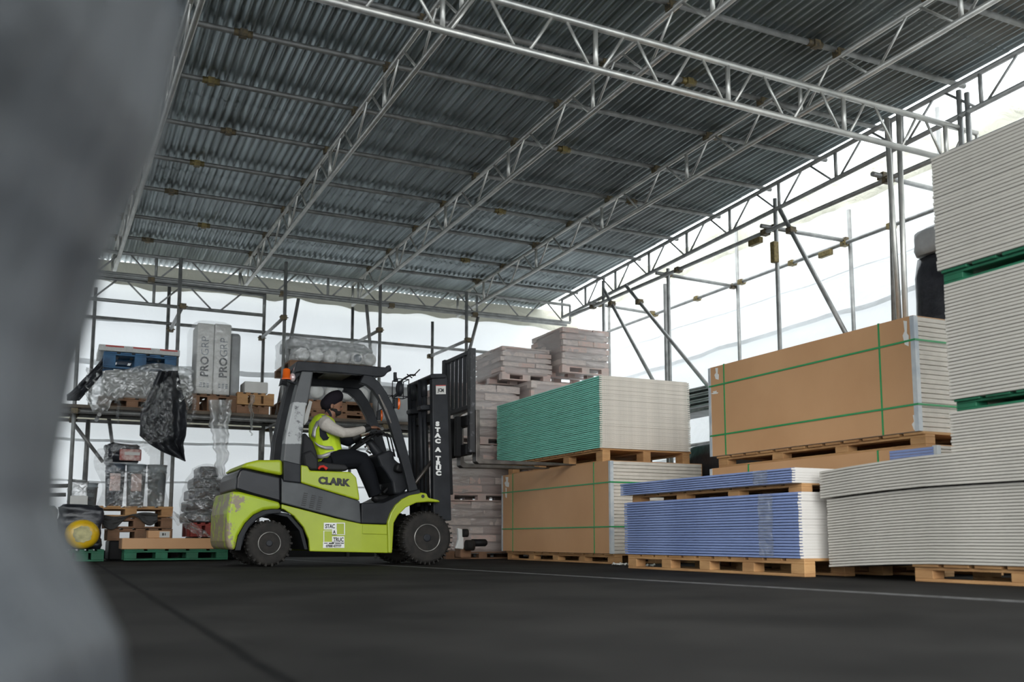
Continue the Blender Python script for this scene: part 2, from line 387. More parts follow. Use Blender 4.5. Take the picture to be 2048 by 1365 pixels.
# rafters under the purlins
DEP = .31
nm = ['first aluminium roof lattice beam from the left', 'second aluminium roof lattice beam from the left',
      'third aluminium roof lattice beam from the left, running over the forklift mast', 'fourth aluminium roof lattice beam from the left, nearest the right wall']
for i, X in enumerate((.70, 2.42, 4.11, 5.84)):
    ya, yb = 3.2, 14.1
    pa = Vector((X + .028 * (9 - ya), ya, roofz(ya) - .052)); pb = Vector((X + .028 * (9 - yb), yb, roofz(yb) - .052))
    lattice('lattice_beam', pa, pb, DEP, nm[i] + ', under the corrugated roof', start=.3 + .13 * i, phase=i, unit=.84, vertical_every=2)
# purlins
PY = [4.05, 5.0, 5.93, 6.9, 7.72, 8.63, 9.6, 10.52, 11.45, 12.45, 13.3]
order = ['first', 'second', 'third', 'fourth', 'fifth', 'sixth', 'seventh', 'eighth', 'ninth', 'tenth', 'eleventh']
for i, y in enumerate(PY):
    cl = [Vector((X + .028 * (9 - y), y, roofz(y) - .025)) for X in (.70, 2.42, 4.11, 5.84)]
    root = tube('roof_purlin', (-4, y, roofz(y)), (7.46, y, roofz(y)), f'long grey purlin tube under the corrugated roof, {order[len(PY)-1-i]} counted from the back wall', 'scaffold tube', cl, m='tube_dark')
    for xs in ((1.3, 4.9) if i % 2 else (1.15, 5.9)):
        mb = MB(); c = Vector((xs + .25 * math.sin(i * 2.3), y, roofz(y)))
        mb.tube(c - Vector((.075, 0, 0)), c + Vector((.075, 0, 0)), .031, n=8); mb.box(c.x - .03, y - .045, c.z - .04, c.x + .03, y + .02, c.z + .02)
        mb.build('joint_pin_sleeve', 'clampy' if i % 2 else 'clamp', root)
# eave lattice on the right inner row + its top edge tube
lattice('lattice_beam', (XI, 3.6, roofz(3.6) - .10), (XI, 13.35, roofz(13.35) - .12), .30, 'long lattice beam along the eave on top of the right scaffold', start=.2, m='tube', unit=.88, vertical_every=1)
tube('eave_tube', (7.44, 3.4, roofz(3.4) + .03), (7.44, 13.9, roofz(13.9) + .03), 'thin grey tube along the right edge of the corrugated roof', 'scaffold tube', r=.02)
# cross beam near the camera, hung on the double posts
lattice('lattice_beam', (.2, 5.8, 4.06), (7.42, 5.8, 3.94), .325, 'large lattice beam crossing the picture in front of the roof beams', start=.22, unit=.6, r=.026, phase=1, vertical_every=2)
# back lattices
pa = onY(150, 480.5, YI); pb = onY(1225, 612, YI); pb.y = pa.y = YI; pa.z = pb.z = 3.99
lattice('lattice_beam', (-1.5, YI, 3.985), (7.3, YI, 3.985), .285, 'upper lattice beam along the back scaffold, between wall and roof', start=.25, m='tube', unit=.77)
lattice('lattice_beam', (-1.5, YI + .06, 3.64), (onY(530, 600, YI).x, YI + .06, 3.64), .29, 'short lower lattice beam at the left of the back scaffold', start=.15, m='tube', unit=.8)
tube('scaffold_ledger', (-1.5, YI - .06, 3.665), (7.2, YI - .06, 3.64), 'long horizontal tube just under the upper back lattice beam', 'scaffold tube', [Vector((x, YI - .05, 3.65)) for x in (1.0, 2.72, 4.3, 5.62)])
lowY = YO
a = onY(150, 631, YO); b = onY(1000, 719, YO)
tube('scaffold_ledger', (-1.5, YO, a.z), (7.6, YO, a.z), 'lone horizontal tube across the white back sheeting above the rack', 'scaffold tube', m='tube_dark')
# back posts
def post(px, y, py, z0, z1, label, m='tube', lean=0.0, dy=0):
    X = onY(px, py, y).x
    return tube('scaffold_post', (X + lean, y, z0), (X - lean, y, z1), label, 'scaffold post', m=m), X
ib = {}
for px, lab in ((158, 'leftmost upright post of the back scaffold, by the blurred wrapped load'), (357, 'upright post of the back scaffold behind the hanging black tarpaulin'), (569, 'upright post of the back scaffold rising behind the left end of the forklift roof'),
                (760, 'upright post of the back scaffold rising behind the right end of the forklift roof'), (933, 'upright post of the back scaffold rising beside the load backrest')):
    ib[px] = post(px, YI - .1, 640, 0, 3.98 if px != 569 else 4.10, lab)[1]
ob = {}
for px, lab, z1 in ((188, 'thin outer post seen above the blue pallet, near the left edge', 3.75), (336, 'thin outer post left of the black tarpaulin post', 3.95), (528, 'thin outer post above the small white box', 3.95),
                    (705, 'thin outer post behind the bundle of rolls', 3.85), (865, 'thin outer post above the forklift mast', 3.75), (1003, 'short outer post ending above the cement bags', 3.45)):
    ob[px] = post(px, YO, 640, 0, z1, lab, 'tube_dark')[1]
# rack diagonals and transoms
def seg(a, b, label, clamps=(), name='scaffold_brace', m='tube', cat='scaffold tube'): return tube(name, a, b, label, cat, clamps, m=m)
def U(px, py, Y): v = onY(px, py, Y); return v
for (a, b, lab) in (((366, 612), (340, 661), 'short sloping transom tube above the black tarpaulin'), ((568, 635), (522, 678), 'short transom tube above the small white box'),
                    ((760, 660), (705, 690), 'short transom tube above the bundle of rolls'), ((937, 680), (858, 714), 'short transom tube left of the load backrest')):
    A = U(a[0], a[1], YI - .15); B = U(b[0], b[1], YO + .03); seg(A, B, lab, [A.lerp(B, .02), A.lerp(B, .97)], 'scaffold_transom')
seg(U(597, 598, YI + .1), U(553, 830, YI + .2), 'slanting brace tube crossing the post left of the forklift roof', m='tube_dark')
seg(U(732, 600, YI), U(742, 712, YI + .0), 'slightly slanting tube between the posts behind the bundle of rolls', m='tube_dark')
seg(U(957, 632, YI - .02), U(936, 712, YI - .10), 'short slanting tube above the load backrest', m='tube_dark')
seg(U(146, 846, YI + .2), U(206, 925, YI + .3), 'diagonal brace tube under the left end of the rack deck', m='tube_dark')
seg(U(218, 838, YI + .12), U(226, 900, YO), 'short diagonal tube under the rack deck', m='tube_dark')
seg(U(-40, 975, YI - .05), U(140, 972, YI - .05), 'upper low rail tube at the far left of the back scaffold', m='tube_dark')
seg(U(-40, 992, YI - .05), U(132, 990, YI - .05), 'lower low rail tube at the far left of the back scaffold', m='tube_dark')
seg(U(176, 840, YI + .3), U(166, 1000, YI + .35), 'thin upright tube under the left end of the rack deck', m='tube_dark')
seg(U(540, 845, YI - .03), U(548, 930, YI - .03), 'dark tube slanting down below the rack deck, left of the forklift pillar', m='tube_dark')
seg(U(527, 845, YI + .03), U(524, 930, YI + .03), 'dark upright tube below the rack deck, left of the forklift pillar', m='tube_dark')
# rack deck: boards and tubes
DZ = 1.90
dk = thing('rack_deck', 'dark boarded deck of the storage rack along the back scaffold', 'rack deck', (-1.4, 12.85, DZ - .04))
for j in range(3):
    y = 12.80 + j * .235
    MB().box(-1.4, y, DZ - .04, 5.0, y + .222, DZ).build('deck_board', 'deck', dk, bevel=.004, seg=1)
for j, (y, z, lab) in enumerate(((12.86, DZ - .075, 'front ledger tube under the rack deck'), (YI - .03, DZ - .085, 'second ledger tube under the rack deck, set back'), (13.62, DZ - .026, 'ledger tube behind the boards of the rack deck'), (YO - .18, DZ - .045, 'dark tube along the bottom of the cream sheet strip'))):
    tube('deck_ledger', (-1.5, y, z), (5.9, y, z), lab, 'scaffold tube', [Vector((x, y, z)) for x in ib.values()], m='tube_dark')
for i in range(9):
    x = -1 + i * .72
    tube('deck_transom', (x, 12.74, DZ - .12), (x, 13.7, DZ - .08), f'{ordn(i + 1)} from the left of the short tubes carrying the rack deck', 'scaffold tube', group='short tubes under the rack deck', m='tube_dark')
pt = onY(118, 833, YO - .15).z; pb = onY(118, 846, YO - .15).z
mb = MB(); mb.grid(lambda u, v: (-1.5 + 8.5 * u, YO - .13 + .008 * nz(u * 30, v), DZ - .02 + .012 * nz(u * 30, 4) * (1 - v) + .12 * v), 120, 4); o = mb.build('cream_sheet', 'fascia'); tag(o, 'long cream sheet strip running behind the rack deck', 'plastic sheet')
# right scaffold -------------------------------------------------------
def rpost(px, py, X, z0, z1, label, lean=(0, 0), m='tube', r=TR):
    Y = onX(px, py, X).y
    return tube('scaffold_post', (X + lean[0], Y + lean[1], z0), (X, Y, z1), label, 'scaffold post', m=m, r=r), Y
def zX(px, py, X): return onX(px, py, X).z
rpost(1207, 600, XI, 0, zX(1207, 562, XI), 'upright post at the far corner of the right scaffold')
rpost(1218, 640, XO, 0, zX(1218, 615, XO), 'thin outer post just behind the far corner post', m='tube_dark')
rpost(1338, 640, XI, 0, zX(1338, 537, XI), 'upright post of the right scaffold, right one of the close pair over the green boards')
rpost(1331, 640, XI + .5, 0, zX(1331, 568, XI + .5), 'upright post of the right scaffold, left one of the close pair over the green boards', m='tube_dark')
_, y2 = rpost(1555, 550, XI, 0, zX(1549, 398, XI), 'upright post of the right scaffold reaching the eave, above the large brown pack')
rpost(1475, 560, XO, 0, zX(1472, 445, XO), 'outer upright post of the right scaffold, left of the large brown pack top')
rpost(1703, 550, XO, 0, zX(1698, 420, XO), 'short topped outer post of the right scaffold with a pale cut end')
seg(onX(1773, 236, XI - .55), onX(1806, 760, XI - .15), 'leaning tall post hung with the cross beam, left of the pair', m='alu', name='scaffold_post', cat='scaffold post')
seg(onX(1797, 225, XI - .55), onX(1815, 760, XI - .55), 'tall upright post hung with the cross beam, right of the pair', m='alu', name='scaffold_post', cat='scaffold post')
seg(onX(1779, 238, XI), onX(1791, 760, XI), 'darker upright post of the right scaffold directly behind the leaning pair', name='scaffold_post', cat='scaffold post', m='tube_dark')
for px, pt_, X, lab in ((1920, 180, XI, 'left one of two upright posts above the tall grey boards'), (1936, 185, XI, 'right one of two upright posts above the tall grey boards'), (1875, 215, XO, 'outer post seen through the eave beam near the tall grey boards')):
    rpost(px, 230, X, 1.2, zX(px, pt_, X), lab)
zi = .265 + 3.71 * .935
tube('scaffold_ledger', (XI - .05, 3.4, zi), (XI - .05, 12.95, zi), 'upper long horizontal tube of the right scaffold, inner row', 'scaffold tube', [Vector((XI - .04, y, zi)) for y in (12.3, 10.1, 8.4, 6.6)])
zo = .265 + 3.21 * XO / 7.7
tube('scaffold_ledger', (XO - .05, 3.4, zo), (XO - .05, 13.9, zo), 'lower long horizontal tube of the right scaffold, outer row', 'scaffold tube', [Vector((XO - .04, y, zo)) for y in (12.3, 11.2, 10.2, 9.2, 8.3, 7.6)], clampm='clampy')
tube('scaffold_ledger', (XO + .03, 5.5, 1.62), (XO + .03, 12.5, 1.62), 'low horizontal tube behind the gap between green boards and brown pack', 'scaffold tube', m='tube_dark')
for (px, py, qx, qy, lab) in ((1180, 606, 1308, 628, 'short transom from the far corner post of the right scaffold'), (1312, 546, 1473, 574, 'second transom of the right scaffold, above the green boards'),
                              (1522, 452, 1698, 483, 'third transom of the right scaffold, above the large brown pack'), (1745, 348, 1885, 383, 'transom of the right scaffold beside the tall double posts')):
    A = onX(px, py, XI - .15); B = onX(qx, qy, XO + .02)
    seg(A, B, lab, [A.lerp(B, .14), A.lerp(B, .96)], 'scaffold_transom')
for (px, py, X, qx, qy, X2, lab) in ((1207, 578, XI - .1, 1308, 765, XI - .3, 'sloping brace running down from the far corner post'), (1252, 572, XI - .1, 1422, 780, XI - .25, 'long sloping brace crossing the close pair of posts'),
                                     (1560, 420, XI - .1, 1692, 668, XI - .1, 'thick sloping brace behind the top of the large brown pack')):
    A = onX(px, py, X); B = onX(qx, qy, X2); d = (B - A).normalized(); seg(A, B + d * .5, lab, [A.lerp(B, .18)])
for i, (px, py, X) in enumerate(((1511, 484, XI - .08), (1651, 508, XO - .08), (1549, 505, XI - .08))):
    c = onX(px, py, X); mb = MB(); mb.box(c.x - .03, c.y - .1, c.z - .035, c.x + .03, c.y + .1, c.z + .035) if i < 2 else mb.box(c.x - .035, c.y - .035, c.z - .12, c.x + .035, c.y + .035, c.z + .12)
    o = mb.build('scaffold_coupler', 'clampy', bevel=.01); tag(o, ['brass coloured coupler on the upper tube above the brown pack', 'brass coloured coupler on the lower tube behind the sloping brace', 'tall rusty coupler on the post above the brown pack'][i], 'coupler')

# ================================================================== PALLETS AND BOARDS
def pallet(x0, y0, z0, x1, y1, z1, label, m='wood', along='Y', group=None, nblock=3, name='wooden_pallet', bottom=True):
    """deck boards across, three rows of blocks; 'along' is the long side seen"""
    root = thing(name, label, 'pallet', ((x0 + x1) / 2, (y0 + y1) / 2, z0), group)
    t = min(.02, (z1 - z0) * .2); h = z1 - z0
    L0, L1 = (y0, y1) if along == 'Y' else (x0, x1); W0, W1 = (x0, x1) if along == 'Y' else (y0, y1)
    def bx(nm_, a0, a1, b0, b1, c0, c1):
        mb = MB(); mb.box(b0, a0, c0, b1, a1, c1) if along == 'Y' else mb.box(a0, b0, c0, a1, b1, c1)
        mb.build(nm_, m, root, bevel=.003, seg=1)
    nb = max(5, int((L1 - L0) / .2)); st = (L1 - L0) / nb
    for i in range(nb): bx('deck_board', L0 + i * st + .02 * (i > 0), L0 + (i + 1) * st - .02 * (i < nb - 1), W0, W1, z1 - t, z1)
    for k in range(3):
        wc = W0 + (W1 - W0) * (.06, .5, .94)[k]; bx('stringer_board', L0, L1, wc - .05, wc + .05, z1 - 2 * t, z1 - t)
        if bottom: bx('bottom_board', L0, L1, wc - .05, wc + .05, z0, z0 + t)
        for i in range(nblock):
            lc = L0 + .07 + (L1 - L0 - .14) * i / (nblock - 1)
            bx('block', lc - .07, lc + .07, wc - .05, wc + .05, z0 + (t if bottom else 0), z1 - 2 * t)
    return root
def board_mesh(Lx, Ly, t, mats, bend=None, nseg=1):
    """one sheet (or bound pair): eased long edges; faces: 0 long edge paper, 1 ends, 2 top"""
    c = min(.0055, t * .27); mb = MB()
    g = t * (.20 if mats[0] == 'edge_grey' else .30); w = Lx / 2; sec = [(-w, c * .3), (-w + c * .3, 0), (w - c * .3, 0), (w, c * .3), (w, t - g), (w - .03, t - g), (w - .03, t), (-w + .03, t), (-w + .03, t - g), (-w, t - g)]; ns = len(sec)
    k = 0; vs = []
    for i in range(nseg + 1):
        y = -Ly / 2 + Ly * i / nseg; dz = bend(y) if bend else 0
        vs += [(x, y, z + dz) for x, z in sec]
    fs = []; ms = []
    for i in range(nseg):
        for j in range(ns):
            a = i * ns + j; b = i * ns + (j + 1) % ns; fs.append((b, a, a + ns, b + ns)); ms.append(2 if j in (1, 6) else 0)
    fs.append(list(range(ns))); ms.append(1); fs.append([nseg * ns + j for j in range(ns - 1, -1, -1)]); ms.append(1)
    mb.v = [Vector(v) for v in vs]; mb.f = [list(f) for f in fs]; mb.m = ms; mb.sm = [False] * len(fs)
    me = bpy.data.meshes.new('plasterboard'); me.from_pydata(mb.v, [], mb.f)
    for m in mats: me.materials.append(M[m])
    me.polygons.foreach_set('material_index', mb.m); me.update(); return me
def board_stack(x0, y0, x1, y1, z0, z1, n, mats, label, group, rotz=0.0, jit=.002, name='plasterboard', bendf=None, nseg=1):
    t = (z1 - z0) / n; base = board_mesh(x1 - x0, y1 - y0, t - .0006, mats, None, nseg); cnt = 0
    for i in range(n):
        me = base
        if bendf:
            me = board_mesh(x1 - x0, y1 - y0, t - .0006, mats, (lambda y, i=i: bendf(y, i / n)), nseg)
        o = bpy.data.objects.new(name, me); COL.objects.link(o)
        o.location = ((x0 + x1) / 2 + random.uniform(-jit, jit), (y0 + y1) / 2 + random.uniform(-jit, jit) * 1.5, z0 + i * t); o.rotation_euler.z = rotz
        tag(o, f'{label}, {ordn(n - i)} from the top', 'plasterboard', group)
def wrapped_pack(x0, y0, x1, y1, z0, z1, label, n=20, straps_y=(), straps_z=(), tear=True, ends=True):
    """boards boxed in brown card on the long sides, strapped; grey/white board ends show"""
    root = thing('wrapped_board_pack', label, 'board pack', ((x0 + x1) / 2, (y0 + y1) / 2, z0))
    t = (z1 - z0) / n; mb = MB()
    for i in range(n):
        j = random.uniform(-.004, .004); mb.box(x0 + .012, y0 + j, z0 + i * t, x1 - .012, y1 + j, z0 + (i + 1) * t - .003)
    mb.build('board_stack', 'edge_core', root, bevel=.003, seg=1)
    MB().box(x0, y0 + .004, z0 + .002, x0 + .010, y1 - .004, z1 + .004).build('cardboard_wrap', 'card', root)
    MB().box(x1 - .010, y0 + .004, z0 + .002, x1, y1 - .004, z1 + .004).build('cardboard_wrap', 'card', root)
    MB().box(x0 + .01, y0 + .004, z1 - .001, x1 - .01, y1 - .004, z1 + .005).build('cardboard_wrap', 'card', root)
    for yy in (y0, y1 - .012):
        s = -1 if yy == y0 else 1
        mb = MB(); mb.box(x0 - .004, yy - (.008 if s < 0 else 0), z0, x0 + .035, yy + .012, z1); mb.box(x0 - .006, yy - .006, z0, x0 - .002, yy + .03, z1)
        mb.build('edge_protector', 'prot', root)
    for yy in straps_y:
        mb = MB(); a = .007
        mb.box(x0 - .005, yy - a, z0, x0 - .001, yy + a, z1 + .008); mb.box(x0 - .005, yy - a, z1 + .005, x1 + .004, yy + a, z1 + .008); mb.box(x1 + .001, yy - a, z0, x1 + .004, yy + a, z1 + .008)
        mb.build('strap', 'strap', root)
    for zz in straps_z:
        mb = MB(); a = .007
        mb.box(x0 - .008, y0 - .012, zz - a, x0 - .005, y1 + .008, zz + a); mb.box(x0 - .008, y0 - .013, zz - a, x1 + .004, y0 - .010, zz + a)
        mb.build('strap', 'strap', root)
    if tear:
        for (yy, zz, w, h) in tear:
            mb = MB(); pts = [(x0 - .003, yy + w * dx, zz + h * dz) for dx, dz in ((0, 0), (.7, .1), (1, .45), (.6, .6), (.75, 1), (.1, .95), (.2, .5), (-.1, .4))]
            mb.prism(pts, (-.002, 0, 0)).build('torn_label', 'paper_scrap', root)
    return root
# --- lower brown pack under the green boards
GX = 5.35; gy0, gy1 = 8.86, onX(1005, 1020, 5.35).y
def zAt(px, py, X, Y=None): return onX(px, py, X).z
zb = .11
pallet(GX + .03, gy0 + .02, 0, GX + 1.2, gy1 - .05, zb, 'pale pine pallet on the floor under the lower brown strapped pack', nblock=5)
zt = zAt(1228, 921, GX)
wrapped_pack(GX, gy0, GX + 1.2, gy1, zb, zt, 'lower brown card pack with green straps, beneath the green boards', 26, (gy0 + .35, gy1 - .32), (zb + (zt - zb) * .29, zb + (zt - zb) * .77),
             tear=[(gy1 - .20, zt - .16, .13, .14), (gy1 - .14, zt - .30, .05, .14)])
# --- green boards
g0 = onX(1200, 896, GX); gz0 = g0.z; gz1 = zAt(1200, 750, GX); gY = g0.y
pallet(GX + .02, gY + .02, zt + .006, GX + 1.22, gY + 2.45, gz0, 'pine pallet between the green boards and the lower brown pack', nblock=4)
n = 36
board_stack(GX, gY, GX + 1.2, gY + 2.72, gz0 + .001, gz1, n, ['edge_green', 'edge_core', 'plast_white'], 'green-edged plasterboard in the stack on the fork tips', 'green-edged plasterboards', jit=.003)
# --- blue boards
BX = 4.75; b0 = onX(1600, 1118, BX); b1 = onX(1590, 984, BX); by0 = b0.y; bz0, bz1 = b0.z, b1.z
by1 = onX(1249, 1050, BX).y; by2 = onX(1241, 980, BX - .03).y
pallet(BX + .02, by0 - .02, 0, BX + .86, by1 - .02, max(bz0, .1), 'long pine pallet on the floor under the blue boards', nblock=5)
bz0 = max(bz0, .1) + .001
board_stack(BX, by0, BX + .86, by1, bz0, bz1, 22, ['edge_blue', 'plast_white', 'plast_white'], 'blue-edged plasterboard in the tall lower blue stack', 'lower blue-edged plasterboards', jit=.003)
bz2 = zAt(1592, 966, BX); bz3 = zAt(1592, 935, BX)
pallet(BX + .06, by0 + .02, bz1 + .001, BX + .84, by1 - .05, bz2, 'thin pallet between the two stacks of blue boards', nblock=4, bottom=False)
board_stack(BX - .03, by0 + .02, BX + .83, by2, bz2 + .001, bz3, 6, ['edge_blue', 'plast_white', 'plast_white'], 'blue-edged plasterboard in the thin upper blue stack', 'upper blue-edged plasterboards', jit=.002)
for k, (y_, z0_, z1_, lab) in enumerate(((by0 + .26, bz0 + .01, bz1 - .005, 'shiny clear film band stuck over the lower blue board edges'), (by0 + .27, bz2 + .005, bz3 - .003, 'shiny clear film band stuck over the upper thin blue stack'))):
    xx_ = BX - (.012 if k == 0 else .042); mb = MB()
    mb.grid(lambda u, v: (xx_ + .004 * nz(u * 3, v * 6) , y_ + .16 * u + .02 * nz(v * 4, 2), z0_ + (z1_ - z0_) * v), 6, 30)
    o = mb.build('film_band', 'film'); tag(o, lab, 'plastic film')
# --- big brown pack with pallet, on a lower brown pack
TX = 5.62; t0 = onX(1840, 862, TX); t1 = onX(1825, 632, TX); ty0 = onX(1832, 750, TX).y; tz0 = t0.z; tz1 = t1.z; ty1 = onX(1421, 820, TX).y
pz0 = zAt(1836, 893, TX)
pallet(TX + .02, ty0 - .02, pz0, TX + 1.2, ty1 - .05, tz0 - .002, 'pine pallet under the large upper brown pack', nblock=4)
wrapped_pack(TX, ty0, TX + 1.2, ty1, tz0, tz1, 'large upper brown card pack with green straps in front of the right scaffold', 24, (ty0 + .33, ty1 - .22), (tz0 + (tz1 - tz0) * .23, tz0 + (tz1 - tz0) * .79),
             tear=[(ty1 - .14, tz1 - .13, .06, .12), (ty0 + .05, tz1 - .22, .05, .2), (ty0 + .005, tz0 + .0, .05, .12), (ty1 - .12, tz1 - .26, .1, .03)])
pallet(TX + .05, ty0 - .1, 0, TX + 1.2, ty1, .1, 'pine pallet on the floor under the brown pack behind the blue boards', nblock=4)
lp = wrapped_pack(TX + .03, ty0 - .12, TX + 1.22, ty1 + .05, .101, pz0 - .003, 'lower brown card pack behind the blue boards, carrying the large pack', 34, (ty0 + .42, ty1 - .5), (.4,), tear=[])
mb = MB()
for i in range(6):
    z_ = pz0 - .012 - i * .021; mb.box(TX + .021, ty0 - .10, z_ - .018, TX + .028, ty0 + .30, z_)
mb.build('blue_board_edges', 'edge_blue', lp)
# --- long drooping grey stack at the right
RX = 4.9; ry_far = onX(1655, 1040, RX).y; ry_near = 2.3
pallet(RX + .02, ry_near, 0, RX + 1.2, onX(1820, 1145, RX).y, .112, 'pine pallet on the floor under the long drooping grey boards', nblock=4)
rzt = zAt(1645, 953, RX); Ly = ry_far - ry_near; yc = (ry_far + ry_near) / 2
ysup = onX(1820, 1145, RX).y - .25
def droop(y, f):
    Y = yc + y; d = max(0, Y - ysup); return -.042 * (d / (ry_far - ysup)) ** 1.5 * (1 if d > 0 else 0)
board_stack(RX, ry_near, RX + .72, ry_far, .114, .585, 25, ['edge_grey', 'edge_grey', 'plast_white'], 'grey plasterboard in the long drooping stack at the right', 'long drooping grey plasterboards', jit=.002, bendf=droop, nseg=10)
board_stack(RX - .03, ry_near, RX + .70, ry_far + .03, .592, .785, 10, ['edge_grey', 'edge_grey', 'plast_white'], 'grey plasterboard in the upper layer of the long drooping stack', 'upper drooping grey plasterboards', jit=.002, bendf=lambda y, f: droop(y, 1.0) * 1.0, nseg=10)
# --- tall grey stacks above it
uy = onX(1902, 880, RX).y
board_stack(RX, 1.9, RX + 1.2, uy, .79, zAt(1902, 824, RX), 13, ['edge_grey', 'edge_grey', 'plast_white'], 'grey plasterboard in the lowest of the tall right-hand stacks', 'grey plasterboards in the lowest tall stack', jit=.002)
z3 = zAt(1902, 824, RX); y2_ = onX(1893, 680, RX).y; z4 = zAt(1896, 801, RX)
pallet(RX + .01, 1.9, z3 + .002, RX + 1.18, y2_ - .02, z4 - .002, 'lower green painted pallet between the tall grey stacks', m='greenwood', nblock=4)
z5 = zAt(1891, 568, RX); board_stack(RX, 1.9, RX + 1.2, y2_, z4, z5, 34, ['edge_grey', 'edge_grey', 'plast_white'], 'grey plasterboard in the middle one of the tall right-hand stacks', 'grey plasterboards in the middle tall stack', jit=.002)
y3_ = onX(1868, 430, RX).y; z6 = zAt(1874, 543, RX)
pallet(RX + .01, 1.9, z5 + .002, RX + 1.18, y3_ - .02, z6 - .002, 'upper green painted pallet between the tall grey stacks', m='greenwood', nblock=4)
z7 = zAt(1862, 316, RX); board_stack(RX, 1.9, RX + 1.2, y3_, z6, z7, 33, ['edge_grey', 'edge_grey', 'plast_white'], 'grey plasterboard in the topmost of the tall right-hand stacks', 'grey plasterboards in the topmost tall stack', jit=.003)
# --- black wrapped column
bc = thing('wrapped_column', 'black film wrapped stack with grey top, behind the tall grey boards', 'wrapped stack', (7.8, 6.1, 0))
p_ = onX(1834, 512, 7.35); q_ = onX(1834, 452, 7.33)
def lumpy(x0, y0, z0, x1, y1, z1, amp=.02, n=10, nzv=14, sc=4.0, round_=.06, seed=0):
    """box with softened corners and a wrinkled skin, closed"""
    mb = MB(); cx, cy = (x0 + x1) / 2, (y0 + y1) / 2; ring = []
    per = []
    hx, hy = (x1 - x0) / 2, (y1 - y0) / 2
    m = n * 4
    for j in range(m):
        t = 2 * math.pi * j / m; c, s_ = math.cos(t), math.sin(t); e = .22
        per.append((math.copysign(abs(c) ** e, c) * hx, math.copysign(abs(s_) ** e, s_) * hy))
    k = 0
    lv = [0, .0] + [i / nzv for i in range(nzv + 1)] + [1, 1]
    rows_ = []
    for idx, f in enumerate(lv):
        z = z0 + (z1 - z0) * f
        if idx == 0: sc_, dz = .0, 0
        elif idx == 1: sc_, dz = .92, 0
        elif idx == len(lv) - 1: sc_, dz = .0, round_ * .0
        elif idx == len(lv) - 2: sc_, dz = .80, 0
        else: sc_ = 1 - (.05 if f in (0, 1) else 0) ; dz = -round_ * .5 if f == 1 else 0
        rows_.append((z, sc_, dz))
    for (z, s_, dz) in rows_:
        for (a, b) in per:
            w = amp * (nz(a * sc + seed, b * sc, z * sc * 1.6) + .6 * nz(a * sc * 2.7, b * sc * 2.7 + seed, z * sc * 3.4)) if s_ > .5 else 0
            L_ = math.hypot(a, b) or 1; mb.v.append(Vector((cx + a * s_ + a / L_ * w, cy + b * s_ + b / L_ * w, z + dz + (w * .5 if z > z0 + .01 else 0))))
    for i in range(len(rows_) - 1):
        for j in range(m):
            mb.f.append([i * m + j, i * m + (j + 1) % m, (i + 1) * m + (j + 1) % m, (i + 1) * m + j]); mb.m.append(0); mb.sm.append(True)
    return mb
lumpy(7.36, 5.5, 0, 8.15, 6.58, p_.z, .02).build('black_wrap', 'black_film', bc)
lumpy(7.34, 5.52, p_.z, 8.13, 6.56, q_.z, .03, nzv=5).build('grey_top_bundle', 'greyinsul', bc)
# --- things behind the gap between green boards and brown pack
o = lumpy(6.65, 7.75, .97, 7.1, 9.3, 1.36, .07, sc=3, seed=3).build('folded_tarpaulin', 'tarp'); tag(o, 'black folded tarpaulin in the gap left of the large brown pack', 'tarpaulin')
o = MB().box(6.62, 7.8, .0, 7.1, 9.4, .97).build('storage_crate', 'greyinsul', bevel=.02); tag(o, 'grey crate carrying the black folded tarpaulin, behind the blue boards', 'crate')
sz0 = onX(1400, 812, 7.5).z; mb = MB()
for i in range(7): mb.bar((7.84 + .01 * i, 8.2, sz0 + i * .04), (7.84, 11.4, sz0 + i * .04 + .02 * (i % 2)), .72, .02)
o = mb.build('stacked_sheets', 'greyinsul'); tag(o, 'pile of grey metal sheets in the gap left of the large brown pack', 'metal sheets')
for y_ in (8.4, 9.7, 10.9): pass
tube('scaffold_ledger', (7.5, 7.4, sz0 - .05), (7.5, 11.9, sz0 - .05), 'tube carrying the pile of grey metal sheets', 'scaffold tube', m='tube_dark')
# ================================================================== CEMENT BAGS
def bag_mesh(lx, ly, lz, seed):
    mb = MB(); n = 10
    def f(u, v, side):
        x = (u - .5) * 2; y = (v - .5) * 2; ex = (1 - abs(x) ** 6) ** .5 * (1 - abs(y) ** 6) ** .5
        z = side * lz / 2 * (.72 + .28 * ex) + .006 * nz(x * 3 + seed, y * 3, side)
        return (x * lx / 2 * (1 - .03 * nz(y * 3, seed)), y * ly / 2 * (1 - .03 * nz(x * 3, seed + 4)), z + lz / 2)
    mb.grid(lambda u, v: f(u, v, 1), n, n); mb.grid(lambda u, v: f(v, u, -1), n, n)
    k = len(mb.v)
    for (fx) in range(4):
        def g(u, v, fx=fx):
            if fx == 0: a, b = f(u, 0, -1), f(u, 0, 1)
            elif fx == 1: a, b = f(1, u, -1), f(1, u, 1)
            elif fx == 2: a, b = f(1 - u, 1, -1), f(1 - u, 1, 1)
            else: a, b = f(0, 1 - u, -1), f(0, 1 - u, 1)
            return Vector(a).lerp(Vector(b), v)
        mb.grid(g, n, 1)
    me = bpy.data.meshes.new('bag'); me.from_pydata(mb.v, [], mb.f); me.polygons.foreach_set('use_smooth', [True] * len(mb.f))
    return me
BAGM = []
for i in range(6):
    me = bag_mesh(1, 1, 1, i * 3.7); me.materials.append(M['bag' if i % 3 else 'bag2']); BAGM.append(me)
